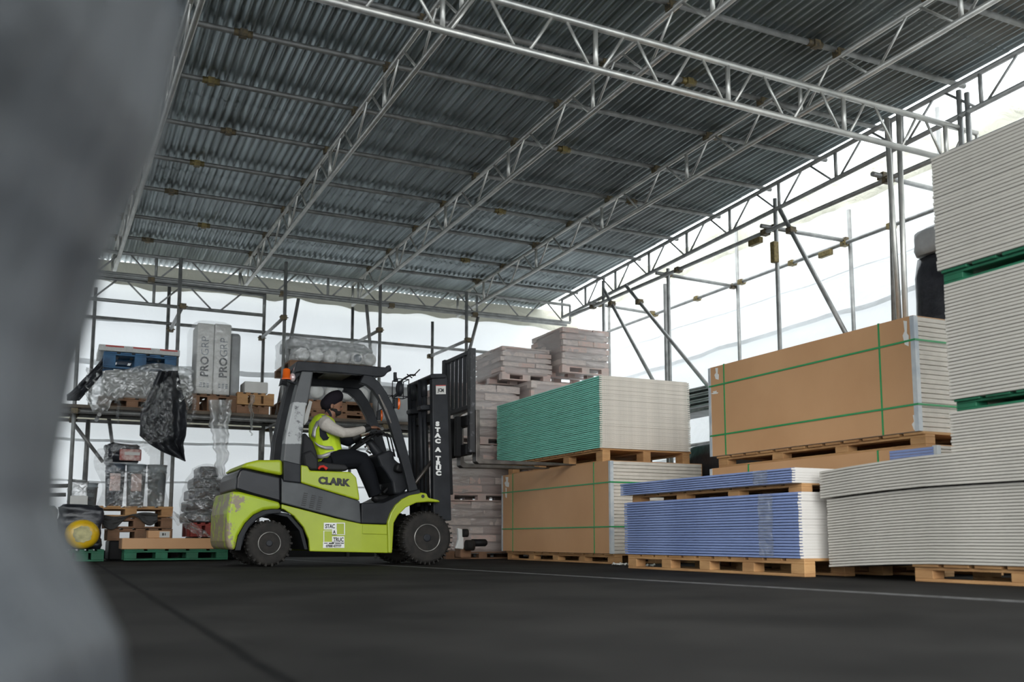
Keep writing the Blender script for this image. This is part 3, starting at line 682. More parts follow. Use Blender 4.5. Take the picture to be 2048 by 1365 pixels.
def bag_pallet(x0, y0, z0, x1, y1, z1, label, layers=6, tilt=0.0, nx=2, ny=3, pal=True):
    root = thing('cement_bag_load', label, 'pallet of bags', ((x0 + x1) / 2, (y0 + y1) / 2, z0), 'shrink-wrapped loads of cement bags')
    del root['group']
    ph = .11 if pal else 0
    if pal:
        mb = MB()
        for k in range(3):
            yy = y0 + (y1 - y0 - .1) * k / 2
            for i in range(3): xx = x0 + (x1 - x0 - .12) * i / 2; mb.box(xx, yy, z0 + .015, xx + .12, yy + .1, z0 + ph - .03)
            mb.box(x0, yy, z0, x1, yy + .1, z0 + .015); mb.box(x0, yy, z0 + ph - .03, x1, yy + .1, z0 + ph - .015)
        mb.box(x0, y0, z0 + ph - .015, x1, y1, z0 + ph); mb.build('pallet', 'bag2' if z0 > .1 else 'wood_old', root)
    h = (z1 - z0 - ph) / layers; ro = world_org(root)
    for l in range(layers):
        a, b = (nx, ny) if l % 2 == 0 else (ny, nx)
        for i in range(a):
            for j in range(b):
                if 0 < i < a - 1 and 0 < j < b - 1: continue
                w = (x1 - x0) / a; d = (y1 - y0) / b
                o = bpy.data.objects.new('bag', random.choice(BAGM)); COL.objects.link(o); o.parent = root
                o.scale = (w * 1.02, d * 1.02, h * 1.06)
                o.location = Vector((x0 + (i + .5) * w + random.uniform(-.015, .015), y0 + (j + .5) * d + random.uniform(-.015, .015), z0 + ph + l * h - .004)) - ro
                o.rotation_euler = (0, tilt + random.uniform(-.02, .02), random.uniform(-.03, .03))
    # clear wrap hugging the load
    w = lumpy(x0 - .012, y0 - .012, z0 + ph * .6, x1 + .012, y1 + .012, z1 - .004, .012, n=12, nzv=14, sc=5, seed=x0).build('stretch_wrap', 'bagwrap', root)
    return root
M['bagwrap'] = sheet_mat('bag_wrap', (.66, .58, .55), .25, bump=1, scale=5, alpha=.45, gloss=.25, rough=.3, bdist=.03, stretch=(1, 1, 4))
bag_pallet(4.75, 12.1, 0, 5.82, 13.15, .78, 'floor level load of wrapped cement bags behind the forklift front wheel')
bag_pallet(4.75, 12.12, .78, 5.80, 13.15, 1.56, 'second level load of wrapped cement bags just right of the forklift mast')
bag_pallet(4.78, 12.1, 1.56, 5.82, 13.15, 2.40, 'third level load of wrapped cement bags beside the load backrest')
bag_pallet(5.9, 11.86, 0, 6.95, 12.95, .80, 'floor level load of wrapped cement bags mostly hidden by the lower brown pack')
bag_pallet(5.9, 11.86, .80, 6.95, 12.95, 1.6, 'second level load of wrapped cement bags behind the left end of the green boards')
bag_pallet(5.9, 11.86, 1.6, 6.98, 12.95, 2.47, 'third level load of wrapped cement bags right above the green boards')
bag_pallet(5.52, 12.0, 2.47, 6.28, 12.95, 2.95, 'left one of the two topmost loads of wrapped cement bags, lower and slumped', layers=5)
bag_pallet(6.36, 11.8, 2.6, 7.12, 12.75, 3.26, 'right one of the two topmost loads of wrapped cement bags, the highest', layers=6)
# ================================================================== FORKLIFT (side-on, heading +X; near side plane at YN)
YN = 9.40; FWD = 1.12          # overall width
def K(u, v, off=0.0): return onY(430 + u / 2.904, 680 + v / 2.904, YN + off)
def KP(pts, off): return [K(u, v, off) for u, v in pts]
fk = thing('forklift', 'lime green and black forklift truck with a driver, lifting forks under the green boards', 'forklift', (K(700, 1200).x, YN + FWD / 2, 0))
def slab(name, pts, off, w, m, bevel=.012, parent=None, seg=2, sh=0.0):
    """outline traced at depth 'off', thickness w away from the camera; sh moves it across the truck"""
    return MB().prism([p + Vector((0, sh, 0)) for p in KP(pts, off)], (0, w, 0)).build(name, m, parent or fk, bevel=bevel, seg=seg)
arc = lambda cx, cy, r, a0, a1, n=10, ry=None: [(cx + r * math.cos(math.radians(a0 + (a1 - a0) * i / n)), cy + (ry or r) * math.sin(math.radians(a0 + (a1 - a0) * i / n))) for i in range(n + 1)]
# counterweight with worn paint
def worn_lime():
    m = mat('worn_lime_paint', (.36, .47, .012), .4, 0, (.31, .41, .012), 3)
    nt = m.node_tree; N = nt.nodes; L = nt.links; b = N['Principled BSDF']; src = b.inputs['Base Color'].links[0].from_socket
    tc = N.new('ShaderNodeTexCoord'); n = N.new('ShaderNodeTexNoise'); n.inputs['Scale'].default_value = 7; n.inputs['Detail'].default_value = 9; n.inputs['Roughness'].default_value = .75
    L.new(tc.outputs['Object'], n.inputs['Vector'])
    sx = N.new('ShaderNodeSeparateXYZ'); L.new(tc.outputs['Object'], sx.inputs[0])
    mr = N.new('ShaderNodeMapRange'); mr.inputs[1].default_value = -1.15; mr.inputs[2].default_value = -.75; mr.inputs[3].default_value = .17; mr.inputs[4].default_value = -.12
    L.new(sx.outputs['X'], mr.inputs[0])
    a = N.new('ShaderNodeMath'); a.operation = 'ADD'; L.new(n.outputs['Fac'], a.inputs[0]); L.new(mr.outputs[0], a.inputs[1])
    cr = N.new('ShaderNodeValToRGB'); cr.color_ramp.elements[0].position = .555; cr.color_ramp.elements[1].position = .575; cr.color_ramp.elements[0].color = (0, 0, 0, 1); cr.color_ramp.elements[1].color = (1, 1, 1, 1)
    L.new(a.outputs[0], cr.inputs[0])
    mx = N.new('ShaderNodeMix'); mx.data_type = 'RGBA'; L.new(cr.outputs[0], mx.inputs[0]); L.new(src, mx.inputs[6]); mx.inputs[7].default_value = (.24, .19, .13, 1); L.new(mx.outputs[2], b.inputs['Base Color'])
    return m
M['lime_worn'] = worn_lime()
cw = [(92, 880), (150, 884), (230, 905), (383, 946), (383, 985)] + [(330, 985), (280, 992), (225, 1018), (175, 1068), (135, 1140), (116, 1226)] + [(76, 1215), (66, 1170), (70, 1010), (86, 930)]
slab('counterweight', cw, .03, FWD - .06, 'lime_worn', .04, seg=4)
slab('counterweight_lip', [(383, 985), (330, 985), (280, 992), (225, 1018), (175, 1068), (135, 1140), (116, 1226), (150, 1226), (165, 1150), (200, 1085), (245, 1040), (300, 1014), (383, 1008)], .05, .10, 'blackpaint', .006)
# chassis side
ch = [(387, 955), (560, 1000), (700, 1037), (850, 1070), (1003, 1076), (1006, 1240), (552, 1230), (545, 1160), (515, 1090), (460, 1025), (400, 985), (387, 983)]
slab('chassis_side', ch, .03, .05, 'lime', .008)
slab('chassis_side', ch, .03, .05, 'lime', .008, sh=FWD - .11)
slab('chassis_frame', [(560, 1060), (1000, 1085), (1000, 1225), (560, 1215)], .2, FWD - .4, 'blackpaint', .01)
slab('step_recess', [(858, 1076), (1000, 1080), (1000, 1132), (858, 1128)], .018, .02, 'lime', .004)
slab('rear_axle_beam', [(250, 1120), (400, 1120), (400, 1200), (250, 1200)], .25, FWD - .5, 'blackpaint', .01)
slab('wheel_arch_liner', [(130, 1220), (165, 1090), (240, 1020), (330, 995), (430, 1010), (510, 1100), (540, 1220), (520, 1220), (490, 1110), (420, 1030), (330, 1012), (250, 1040), (185, 1105), (150, 1220)], .10, FWD - .2, 'blackpaint', .004)
# black engine cover side, hood and lower panel
slab('engine_cover', [(140, 760), (165, 745), (385, 797), (387, 948), (225, 905), (120, 872), (125, 800)], .05, FWD - .10, 'blackgloss', .045, seg=4)
slab('engine_hood', [(150, 742), (185, 714), (250, 698), (393, 697), (396, 790), (300, 772), (200, 750)], .06, FWD - .12, 'lime', .04, seg=4)
slab('side_cover', [(387, 800), (400, 822), (500, 834), (600, 865), (842, 938), (850, 1068), (700, 1030), (387, 948)], .025, FWD - .05, 'grey_panel', .012)
for i, (u, v) in enumerate(((520, 925), (566, 938), (606, 948))):
    mb = MB()
    for k in range(7):
        a = KP([(u - 20 + k * 2.6, v + 38 - k * 11.5), (u + 6 + k * 2.2, v + 42 - k * 11.5), (u + 7 + k * 2.2, v + 37 - k * 11.5), (u - 19 + k * 2.6, v + 32 - k * 11.5)], .022)
        mb.prism(a, (0, .006, 0))
    mb.build('vent_grille', 'ink', fk)
slab('seat_plinth', [(499, 727), (540, 734), (552, 760), (690, 765), (790, 768), (822, 800), (838, 900), (841, 935), (600, 862), (499, 831)], .03, FWD - .06, 'lime', .015, seg=3)
slab('floor_plate', [(850, 948), (975, 948), (1020, 930), (1080, 900), (1150, 875), (1190, 868), (1200, 900), (1130, 915), (1060, 960), (1015, 1030), (1003, 1072), (850, 1068)], .04, FWD - .08, 'blackpaint', .012)
# front fenders
fd = [(1003, 1060), (1020, 1010), (1050, 960), (1090, 925), (1135, 903), (1190, 893), (1200, 888), (1230, 893), (1240, 918), (1300, 932), (1310, 945), (1240, 942), (1170, 948), (1110, 975), (1065, 1020), (1040, 1065), (1030, 1240), (1008, 1240)]
for sh in (.0, FWD - .24): slab('front_fender', fd, .0, .24, 'lime', .012, sh=sh)
MB().lathe(K(1208, 910, -.004), (0, 1, 0), [(0, .018), (.01, .018)], 14).build('lifting_eye_hole', 'ink', fk)
# wheels
def wheel(u, v, rpx, rimpx, off, w, n_lug, chunky, front):
    c = K(u, v, .0); d_ = (c - C0).dot(_fw); R = rpx / 2.904 * d_ / F; rr = rimpx / 2.904 * d_ / F
    c = Vector((c.x, YN + off, R + .001))
    h = MB(); h.lathe(c, (0, 1, 0), [(0.02, rr), (0.0, R * .80), (.012, R * .9), (w * .18, R * .955), (w * .82, R * .955), (w - .012, R * .9), (w, R * .8), (w - .02, rr)], 48)
    for i in range(n_lug):
        for sgn in (0, 1):
            a = 2 * math.pi * (i + .5 * sgn) / n_lug; dr = Vector((math.cos(a), 0, math.sin(a))); tg = Vector((-math.sin(a), 0, math.cos(a)))
            y0_, y1_ = (0.004, w * .48) if sgn == 0 else (w * .52, w - .004); tw = R * math.pi / n_lug * (.62 if chunky else .5)
            ra = R * (.86 if chunky else .88)
            vs = []
            for (yy, ro) in ((y0_, R * .985), (y1_, R)) if sgn == 0 else ((y0_, R), (y1_, R * .985)):
                for rd in (ra, ro):
                    for s_ in (-1, 1): vs.append(c + dr * rd + tg * (tw * .5 * s_) + Vector((0, yy, 0)))
            h.add(vs, [(0, 1, 3, 2), (4, 6, 7, 5), (0, 4, 5, 1), (2, 3, 7, 6), (0, 2, 6, 4), (1, 5, 7, 3)])
    t = h.build('tyre', 'rubber', fk)
    r_ = MB().lathe(c, (0, 1, 0), [(.045, rr * .15), (.05, rr * .88), (.03, rr * .93), (.015, rr * .99), (w - .02, rr * .99), (w - .05, rr * .8), (w - .05, rr * .1)], 36).build('wheel_rim', 'rim', t)
    MB().lathe(c + Vector((0, .012, 0)), (0, 1, 0), [(0, rr * .93), (-.006, rr * .97), (0.0, rr * 1.02), (.012, rr * 1.02), (.012, rr * .93), (0, rr * .93)], 36, cap=False).build('rim_flange', 'rim_edge', t)
    MB().lathe(c + Vector((0, .01, 0)), (0, 1, 0), [(0, rr * .2), (.0, rr * .28), (.04, rr * .30)], 16).build('hub', 'blackpaint', t)
    mb = MB()
    for i in range(6):
        a = 2 * math.pi * i / 6; mb.lathe(c + Vector((math.cos(a) * rr * .55, .03, math.sin(a) * rr * .55)), (0, 1, 0), [(0, .010), (.02, .010)], 6)
    mb.build('wheel_nuts', 'steel', t)
for off in (.03, FWD - .23): wheel(322, 1168, 136, 66, off, .20, 22, True, False)
for off in (-.02, FWD - .22): wheel(1232, 1150, 157, 80, off, .24, 34, False, True)
MB().box(K(1232, 1150).x - .1, YN + .2, .2, K(1232, 1150).x + .12, YN + FWD - .2, .42).build('front_axle', 'blackpaint', fk, bevel=.02)
# rear pillars (pressed steel, worn lower down) and guard
def worn_black():
    m = mat('worn_black_paint', (.045, .048, .052), .42, 0, (.06, .063, .066), 5)
    nt = m.node_tree; N = nt.nodes; L = nt.links; b = N['Principled BSDF']; src = b.inputs['Base Color'].links[0].from_socket
    tc = N.new('ShaderNodeTexCoord'); n = N.new('ShaderNodeTexNoise'); n.inputs['Scale'].default_value = 5; n.inputs['Detail'].default_value = 8; n.inputs['Roughness'].default_value = .7
    L.new(tc.outputs['Object'], n.inputs['Vector']); sx = N.new('ShaderNodeSeparateXYZ'); L.new(tc.outputs['Object'], sx.inputs[0])
    def band(a0, a1, v0, v1):
        mr = N.new('ShaderNodeMapRange'); mr.inputs[1].default_value = a0; mr.inputs[2].default_value = a1; mr.inputs[3].default_value = v0; mr.inputs[4].default_value = v1; L.new(sx.outputs['Z'], mr.inputs[0]); return mr.outputs[0]
    up_ = band(1.60, 1.64, .22, -.6); lo_ = band(1.16, 1.20, -.6, 0)
    a = N.new('ShaderNodeMath'); a.operation = 'ADD'; L.new(n.outputs['Fac'], a.inputs[0]); L.new(up_, a.inputs[1])
    a2 = N.new('ShaderNodeMath'); a2.operation = 'ADD'; L.new(a.outputs[0], a2.inputs[0]); L.new(lo_, a2.inputs[1])
    cr = N.new('ShaderNodeValToRGB'); cr.color_ramp.elements[0].position = .60; cr.color_ramp.elements[1].position = .68; cr.color_ramp.elements[0].color = (0, 0, 0, 1); cr.color_ramp.elements[1].color = (1, 1, 1, 1)
    L.new(a2.outputs[0], cr.inputs[0])
    mx = N.new('ShaderNodeMix'); mx.data_type = 'RGBA'; L.new(cr.outputs[0], mx.inputs[0]); L.new(src, mx.inputs[6]); mx.inputs[7].default_value = (.36, .37, .37, 1); L.new(mx.outputs[2], b.inputs['Base Color'])
    return m
M['worn_black'] = worn_black()
rp = [(505, 178), (572, 183), (548, 340), (528, 400), (508, 560), (497, 722), (499, 830), (400, 822), (398, 700), (412, 560), (440, 430), (470, 300)]
o_near, o_far = .02, .55; FS = .64
for sh in (0, FS - .09): slab('rear_pillar', rp, o_near, .16, 'worn_black' if sh == 0 else 'blackpaint', .014, sh=sh)
slab('pillar_foot', [(399, 700), (498, 724), (499, 832), (398, 822)], .012, .17, 'blackpaint', .01)
slab('plastic_side_sheet', [(452, 340), (466, 322), (440, 490), (412, 484)], FWD * .55, .012, 'label_w', .003)
slab('plastic_side_sheet', [(548, 352), (566, 360), (540, 470), (518, 500), (520, 440)], .22, .008, 'label_w', .003)
# front pillars: swept boxes following the curve
def sweep(name, outer, inner, sh, w, m='blackpaint'):
    pts = outer + inner[::-1]
    return slab(name, pts, o_near, w, m, .008, sh=sh)
fo = [(870, 196), (915, 212), (955, 245), (1000, 310), (1035, 380), (1065, 460), (1095, 560), (1125, 670), (1155, 790), (1180, 872)]
fi = [(842, 250), (880, 262), (915, 290), (950, 340), (985, 405), (1012, 480), (1042, 580), (1078, 690), (1106, 790), (1128, 885)]
for sh in (0, FS): sweep('front_pillar', fo, fi, sh, .07)
slab('pillar_edge_trim', [(948, 318), (955, 318), (1000, 405), (1026, 485), (1020, 485), (985, 405)], .012, .01, 'steel', .002)
# overhead guard: near and far rails, front and rear bars, top plates
rail = [(478, 122), (560, 128), (760, 142), (1000, 160), (1003, 148), (1021, 148), (1021, 168), (985, 212), (935, 215), (860, 205), (700, 190), (510, 182), (470, 190), (455, 205)]
rail2 = rail[:8] + [(935, 235), (860, 228), (700, 216), (510, 212), (470, 205), (455, 215)]
for sh in (0, FS): slab('guard_rail', rail if sh == 0 else rail2, o_near - .01, .07, 'blackpaint', .01, sh=sh)
A0 = K(478, 122, o_near); A1 = K(1010, 150, o_near)
zt_ = A0.z; xr, xf = A0.x, A1.x; yN, yF = YN + o_near, YN + FS + .08
gd = MB(); gd.box(xr, yN, zt_ - .065, xr + .09, yF, zt_ - .0).build('guard_rear_bar', 'blackpaint', fk, bevel=.012)
MB().prism([(xf - .16, yN, zt_ - .045), (xf + .03, yN, zt_ - .03), (xf + .03, yN, zt_ + .012), (xf - .0, yN, zt_ + .012), (xf - .03, yN, zt_ - .01), (xf - .14, yN, zt_ - .01)], (0, yF - yN, 0)).build('guard_front_bar', 'blackpaint', fk, bevel=.01)
n_b = 7
for i in range(n_b):
    x_ = xr + .12 + (xf - xr - .26) * i / (n_b - 1)
    MB().box(x_ - .045, yN + .04, zt_ - .04, x_ + .045, yF - .04, zt_ - .015).build('guard_slat', 'rim', fk, bevel=.006, seg=1)
MB().box(xr + .08, yN + .05, zt_ - .012, xf - .12, yF - .05, zt_ - .002).build('roof_sheet', 'rim', fk)
mb = MB(); xa = xr + (xf - xr) * .38; MB().box(xa, yN + .05, zt_ - .062, xa + .26, yF - .08, zt_ - .045).build('roof_sticker_panel', 'dusty_panel' if 'dusty_panel' in M else 'greyinsul', fk)
# lights
for (u, v, off) in ((473, 178, .10), (449, 220, .02)):
    MB().ball(K(u, v, off), .03, .045, .045).build('rear_lamp', 'clear' if v > 200 else 'redlens', fk)
slab('rear_lamp_bracket', [(466, 165), (500, 160), (500, 200), (440, 262), (430, 240)], .06, .12, 'blackpaint', .008)
b_ = K(415, 200, .0); MB().lathe(b_ + Vector((0, 0, -.055)), (0, 0, 1), [(0, .045), (.012, .047), (.012, .040), (.10, .036), (.112, .02)], 20).build('amber_beacon', 'orange', fk)
MB().bar(b_ + Vector((0, 0, -.06)), K(470, 255, .04), .03, .02).build('beacon_bracket', 'blackpaint', fk)
for (u, v, off) in ((1066, 372, .0), (966, 440, .66)):
    c = K(u, v, off); MB().ball(c, .018, .03, .062).build('indicator_lamp', 'orange', fk)
    MB().box(c.x - .05, c.y - .02, c.z - .05, c.x - .01, c.y + .02, c.z + .05).build('lamp_bracket', 'blackpaint', fk, bevel=.005)
def worklight(u, v, off, sz):
    c = K(u, v, off); R = sz
    o = MB(); o.ball(c, R * .45, R * .75, R * 1.0, 16, 10).build('work_lamp', 'blackpaint', fk)
    mb = MB()
    for dx in (-.05, .07):
        a = [c + Vector((dx, sy * R, sz_ * R * 1.05)) for sy, sz_ in ((-1, -1), (1, -1), (1, 1), (-1, 1), (-1, -1))]
        for i in range(4): mb.tube(a[i], a[i + 1], .005, n=6)
    for sy, sz_ in ((-1, -1), (1, -1), (1, 1), (-1, 1)): mb.tube(c + Vector((-.05, sy * R, sz_ * R * 1.05)), c + Vector((.07, sy * R, sz_ * R * 1.05)), .005, n=6)
    mb.build('lamp_guard', 'blackpaint', fk)
    return c
c1 = worklight(1072, 285, .0, .085); c2 = worklight(985, 368, .72, .075)
MB().bar(c1 + Vector((-.02, 0, -.05)), K(1040, 330, .03), .02, .02).bar(c1, K(1046, 190, .02), .012, .012).bar(K(1046, 190, .02), K(1046, 245, .02), .028, .028).build('lamp_arm', 'blackpaint', fk)
mb = MB(); a = KP([(1075, 245), (1100, 225), (1135, 205), (1165, 205)], .15); mb.path(a, .010, 8); mb.tube(K(1150, 212, .15), K(1190, 172, .1), .006); mb.tube(K(1115, 200, .2), K(1145, 222, .2), .006); mb.build('lamp_cable_arm', 'rim', fk)
# mast: near and far rails, cap, lift cylinders
mx0 = K(1258, 600, .12).x; mx1 = K(1362, 600, .12).x
def mastrail(sh, name):
    r_ = slab(name, [(1262, 222), (1348, 208), (1374, 1050), (1270, 1060)], .12, .09, 'blackpaint', .008, sh=sh)
    return r_
near_rail = mastrail(0, 'outer_mast_rail'); mastrail(.62, 'outer_mast_rail')
slab('inner_mast_rail', [(1345, 230), (1362, 228), (1384, 900), (1362, 900)], .20, .05, 'rim', .006)
slab('inner_mast_rail', [(1345, 230), (1362, 228), (1384, 900), (1362, 900)], .20, .05, 'rim', .006, sh=.48)
slab('mast_top_plate', [(1250, 206), (1262, 197), (1330, 196), (1345, 206), (1342, 222), (1258, 226)], .10, .74, 'blackpaint', .01)
for sh in (0, .34):
    H_ = lambda u, v, o_=.30: K(u, v, o_) + Vector((0, sh, 0))
    mb = MB(); mb.tube(H_(1214, 236), H_(1230, 1040), .020, n=14); mb.tube(H_(1214, 236), H_(1216, 330), .034, n=14); mb.tube(H_(1190, 236, .34), H_(1206, 1020, .34), .025, n=12)
    mb.build('lift_cylinder', 'blackpaint', fk)
    slab('cylinder_clamp', [(1192, 384), (1206, 376), (1298, 378), (1300, 402), (1208, 410), (1194, 404)], .22, .12, 'blackpaint', .01, sh=sh)
slab('mast_crossbar', [(1272, 420), (1340, 420), (1340, 470), (1272, 470)], .16, .64, 'rim', .008)
slab('mast_crossbar', [(1262, 960), (1345, 960), (1345, 1040), (1262, 1040)], .16, .64, 'rim', .008)
mb = MB(); mb.tube(K(1110, 905, .2), K(1262, 700, .2), .02, n=8).build('tilt_cylinder', 'steel', fk)
# carriage, backrest and forks
CXB = 4.10; zc0 = onX(940, 915, CXB).z
def bxx(name, x0, y0, z0, x1, y1, z1, m='blackpaint', bv=.006): return MB().box(x0, y0, z0, x1, y1, z1).build(name, m, fk, bevel=bv, seg=1)
yn = onX(942, 800, CXB).y; yf = onX(889, 760, CXB).y
ztop = onX(942, 697, CXB).z; zmid = onX(942, 812, CXB).z
bxx('backrest_post', CXB - .02, yn - .02, zc0 + .05, CXB + .05, yn + .06, ztop, 'worn_edge_black' if 'worn_edge_black' in M else 'blackpaint')
bxx('backrest_post', CXB - .02, yf - .04, zmid - .05, CXB + .05, yf + .04, ztop - .0)
bxx('backrest_top_rail', CXB - .01, yn, ztop - .055, CXB + .04, yf, ztop - .01)
for i in range(6):
    yy = yn + .10 + (yf - yn - .14) * i / 5.4; bxx('backrest_bar', CXB, yy - .026, zmid, CXB + .03, yy + .026, ztop - .03, bv=.003)
bxx('backrest_lower_rail', CXB - .01, yn, zmid - .03, CXB + .04, yf, zmid + .02)
bxx('upper_carriage_bar', CXB - .04, yn + .03, zmid - .22, CXB + .04, yf + .05, zmid - .10, 'rim')
bxx('lower_carriage_bar', CXB - .04, yn + .05, zc0 + .03, CXB + .04, yf + .05, zc0 + .15, 'rim')
for yy in (yn + .22, yn + .42, yf - .1): bxx('carriage_upright', CXB - .10, yy - .03, zc0 + .02, CXB - .02, yy + .03, zmid - .1, 'rim')
mb = MB(); h0 = onX(905, 850, CXB - .05)
mb.path([h0 + Vector((0, .02 * math.sin(t * 1.3), .06 * math.sin(t))) + Vector((.05 * math.cos(t), 0, 0)) for t in [i * .5 for i in range(14)]], .010, 8).build('hydraulic_hose', 'rubber', fk)
mb = MB(); mb.prism([(CXB + .07, yn + .2, zmid - .02), (CXB + .07, yf - .1, zmid - .06), (CXB + .07, yf - .1, zmid + .005), (CXB + .07, yn + .2, zmid + .045)], (.02, 0, 0)).build('carriage_number_plate', 'label_w', fk)
for (yy, tip) in ((9.74, (1150, 921)), (10.2, (1095, 938))):
    zf = .265 + (1.13 - .265) * (1.0 if yy < 10 else .985)
    tx = onY(tip[0], tip[1], yy).x
    f_ = MB(); f_.prism([(CXB + .04, yy - .055, zf + .55), (CXB + .085, yy - .055, zf + .55), (CXB + .09, yy - .055, zf + .03), (CXB + .13, yy - .055, zf + .005), (tx - .35, yy - .055, zf), (tx, yy - .055, zf - .012), (tx, yy - .055, zf - .022), (tx - .35, yy - .055, zf - .035), (CXB + .08, yy - .055, zf - .045), (CXB + .045, yy - .055, zf - .02)], (0, .11, 0))
    f_.build('fork', 'steel', fk, bevel=.006)
# lettering
mr_ = (K(1262, 222, .05) - K(1270, 1060, .05)).normalized()
for ch_, v in zip('STAC A TRUC', [490, 524, 557, 590, 0, 640, 0, 690, 718, 747, 777]):
    if ch_ == ' ': continue
    u_ = 1292 + (v - 490) / 290 * 6
    text_mesh('mast_letter', ch_, .060, K(u_, v, .112), (1, 0, 0), (0, 0, 1), fk, 'white', .004, .0045, 1.35)
MB().prism(KP([(1283, 264), (1340, 263), (1341, 316), (1284, 317)], .112), (0, .004, 0)).build('mast_sticker', 'label_w', fk)
MB().prism(KP([(1283, 264), (1340, 263), (1340, 268), (1283, 269)], .110), (0, .003, 0)).build('sticker_border', 'label_r', fk)
text_mesh('sticker_print', 'JCM', .052, K(1312, 294, .110), (1, 0, 0), (0, 0, 1), fk, 'ink', .002, .002, .75)
sl = (K(600, 770, .02) - K(700, 790, .02))
text_mesh('maker_lettering', 'CLARK', .094, K(690, 826, .028), (1, 0, -.06), (0, 0, 1), fk, 'ink', .004, .006, 1.05)
# company sticker
def KS(a, b): return K(630 + (a - 300) * (755 - 630) / 720.0, 1065 + (b - 300) * (1210 - 1065) / 830.0, .024)
mb = MB()
def fr(a0, b0, a1, b1): mb.prism([KS(a0, b0), KS(a1, b0), KS(a1, b1), KS(a0, b1)], (0, .003, 0))
fr(310, 290, 740, 515); fr(740, 290, 1020, 318); fr(990, 318, 1020, 700); fr(590, 515, 750, 700); fr(590, 680, 1000, 700); fr(590, 745, 1000, 970); fr(300, 555, 325, 930); fr(285, 930, 1000, 1130); fr(325, 555, 590, 570)
mb.build('company_sticker', 'white', fk)
def st(t_, a, b, s_, xs=1.0): text_mesh('sticker_lettering', t_, s_, KS(a, b) - Vector((0, .002, 0)), (1, 0, 0), (0, 0, 1), fk, 'ink', .002, .0015, xs)
st('STAC', 520, 415, .056, .72); st('A', 660, 605, .048, .8); st('TRUC', 800, 858, .056, .72); st('07000 477777', 640, 1070, .034, .78)
mb = MB(); fr2 = [(320, 960, 440, 985), (480, 960, 650, 1000), (690, 965, 860, 990), (880, 965, 980, 990)]
for a0, b0, a1, b1 in fr2: mb.prism([KS(a0, b0) - Vector((0, .002, 0)), KS(a1, b0) - Vector((0, .002, 0)), KS(a1, b1) - Vector((0, .002, 0)), KS(a0, b1) - Vector((0, .002, 0))], (0, .002, 0))
mb.build('sticker_small_print', 'ink', fk)
# seat, steering, dash
SO = .32
slab('seat_backrest', [(512, 540), (530, 545), (570, 590), (592, 650), (604, 752), (565, 756), (525, 730), (508, 660)], SO, .46, 'seat', .03, seg=3)
slab('seat_cushion', [(585, 706), (640, 712), (760, 725), (778, 745), (765, 762), (600, 758)], SO, .46, 'seat', .025, seg=3)
slab('seat_side_cover', [(510, 660), (560, 640), (600, 690), (602, 756), (560, 758), (520, 735)], SO - .08, .1, 'seat', .02)
mb = MB(); mb.path(KP([(600, 752), (612, 738), (630, 736), (650, 748), (640, 754)], SO - .05), .014, 8).build('red_seat_belt', 'redcloth', fk)
col0, col1 = K(880, 575, .5), K(985, 720, .5)
MB().path([col0, K(900, 600, .5), K(940, 650, .5), col1], [.03, .05, .055, .06], 12).build('steering_column', 'blackpaint', fk)
cxw = K(862, 590, .5); ax = (K(800, 540, .5) - K(850, 640, .5)); ax = (col0 - col1).normalized()
swa = ax.cross(Vector((0, 1, 0))).normalized(); mb = MB(); ring = [cxw + swa * (.17 * math.cos(t)) + Vector((0, 1, 0)) * (.17 * math.sin(t)) for t in [2 * math.pi * i / 28 for i in range(29)]]
mb.path(ring, .014, 8, cap=False)
for t in (0.3, 2.4, 4.5): mb.tube(cxw, cxw + swa * (.17 * math.cos(t)) + Vector((0, 1, 0)) * (.17 * math.sin(t)), .012)
mb.ball(cxw, .04, .04, .03); mb.build('steering_wheel', 'rim', fk)
slab('dashboard', [(940, 672), (1015, 640), (1048, 655), (1040, 690), (1075, 720), (1108, 715), (1115, 760), (1118, 870), (1080, 900), (1040, 900), (1030, 830), (1000, 780), (965, 735)], .22, FWD - .5, 'blackpaint', .025, seg=3)
slab('dashboard_pod', [(1060, 720), (1110, 712), (1112, 765), (1075, 770), (1050, 760)], .12, .3, 'rim', .02)
for i, (u, v) in enumerate(((905, 545), (925, 550), (945, 555))):
    mb = MB(); mb.path([K(u, v, .3 + i * .05), K(u + 55, v - 10, .3 + i * .05), K(u + 95, v + 20, .3 + i * .05), K(u + 120, v + 130, .3 + i * .05)], .008, 7); mb.ball(K(u, v, .3 + i * .05), .018, .018, .018, 10, 6); mb.build('control_lever', 'rim', fk)
mb = MB(); mb.path(KP([(880, 500), (890, 465), (925, 458), (940, 480)], .75), .006, 6).build('wire_hook', 'rim', fk)
mb = MB(); mb.path(KP([(870, 625), (885, 615), (895, 635), (880, 645), (905, 660)], .42), .012, 7).build('keys_and_switch', 'steel', fk)
slab('pedal', [(975, 885), (1020, 840), (1026, 846), (985, 893)], .4, .1, 'rim', .004)

# ================================================================== DRIVER (sits in the cab facing +X)
PO = .55                                   # body centre plane, near arm at ~.33, far arm at ~.77
def J(u, v, off=PO): return K(u, v, off)
pr = thing('person', 'seated forklift driver in black turban, hi-vis vest and black trousers, hands at the steering wheel', 'person', (J(690, 740).x, YN + PO, J(690, 740).z - .05))
def limb(mb, pts, rads, n=14, flat=1.0): return mb.path(pts, rads, n, flat=flat)
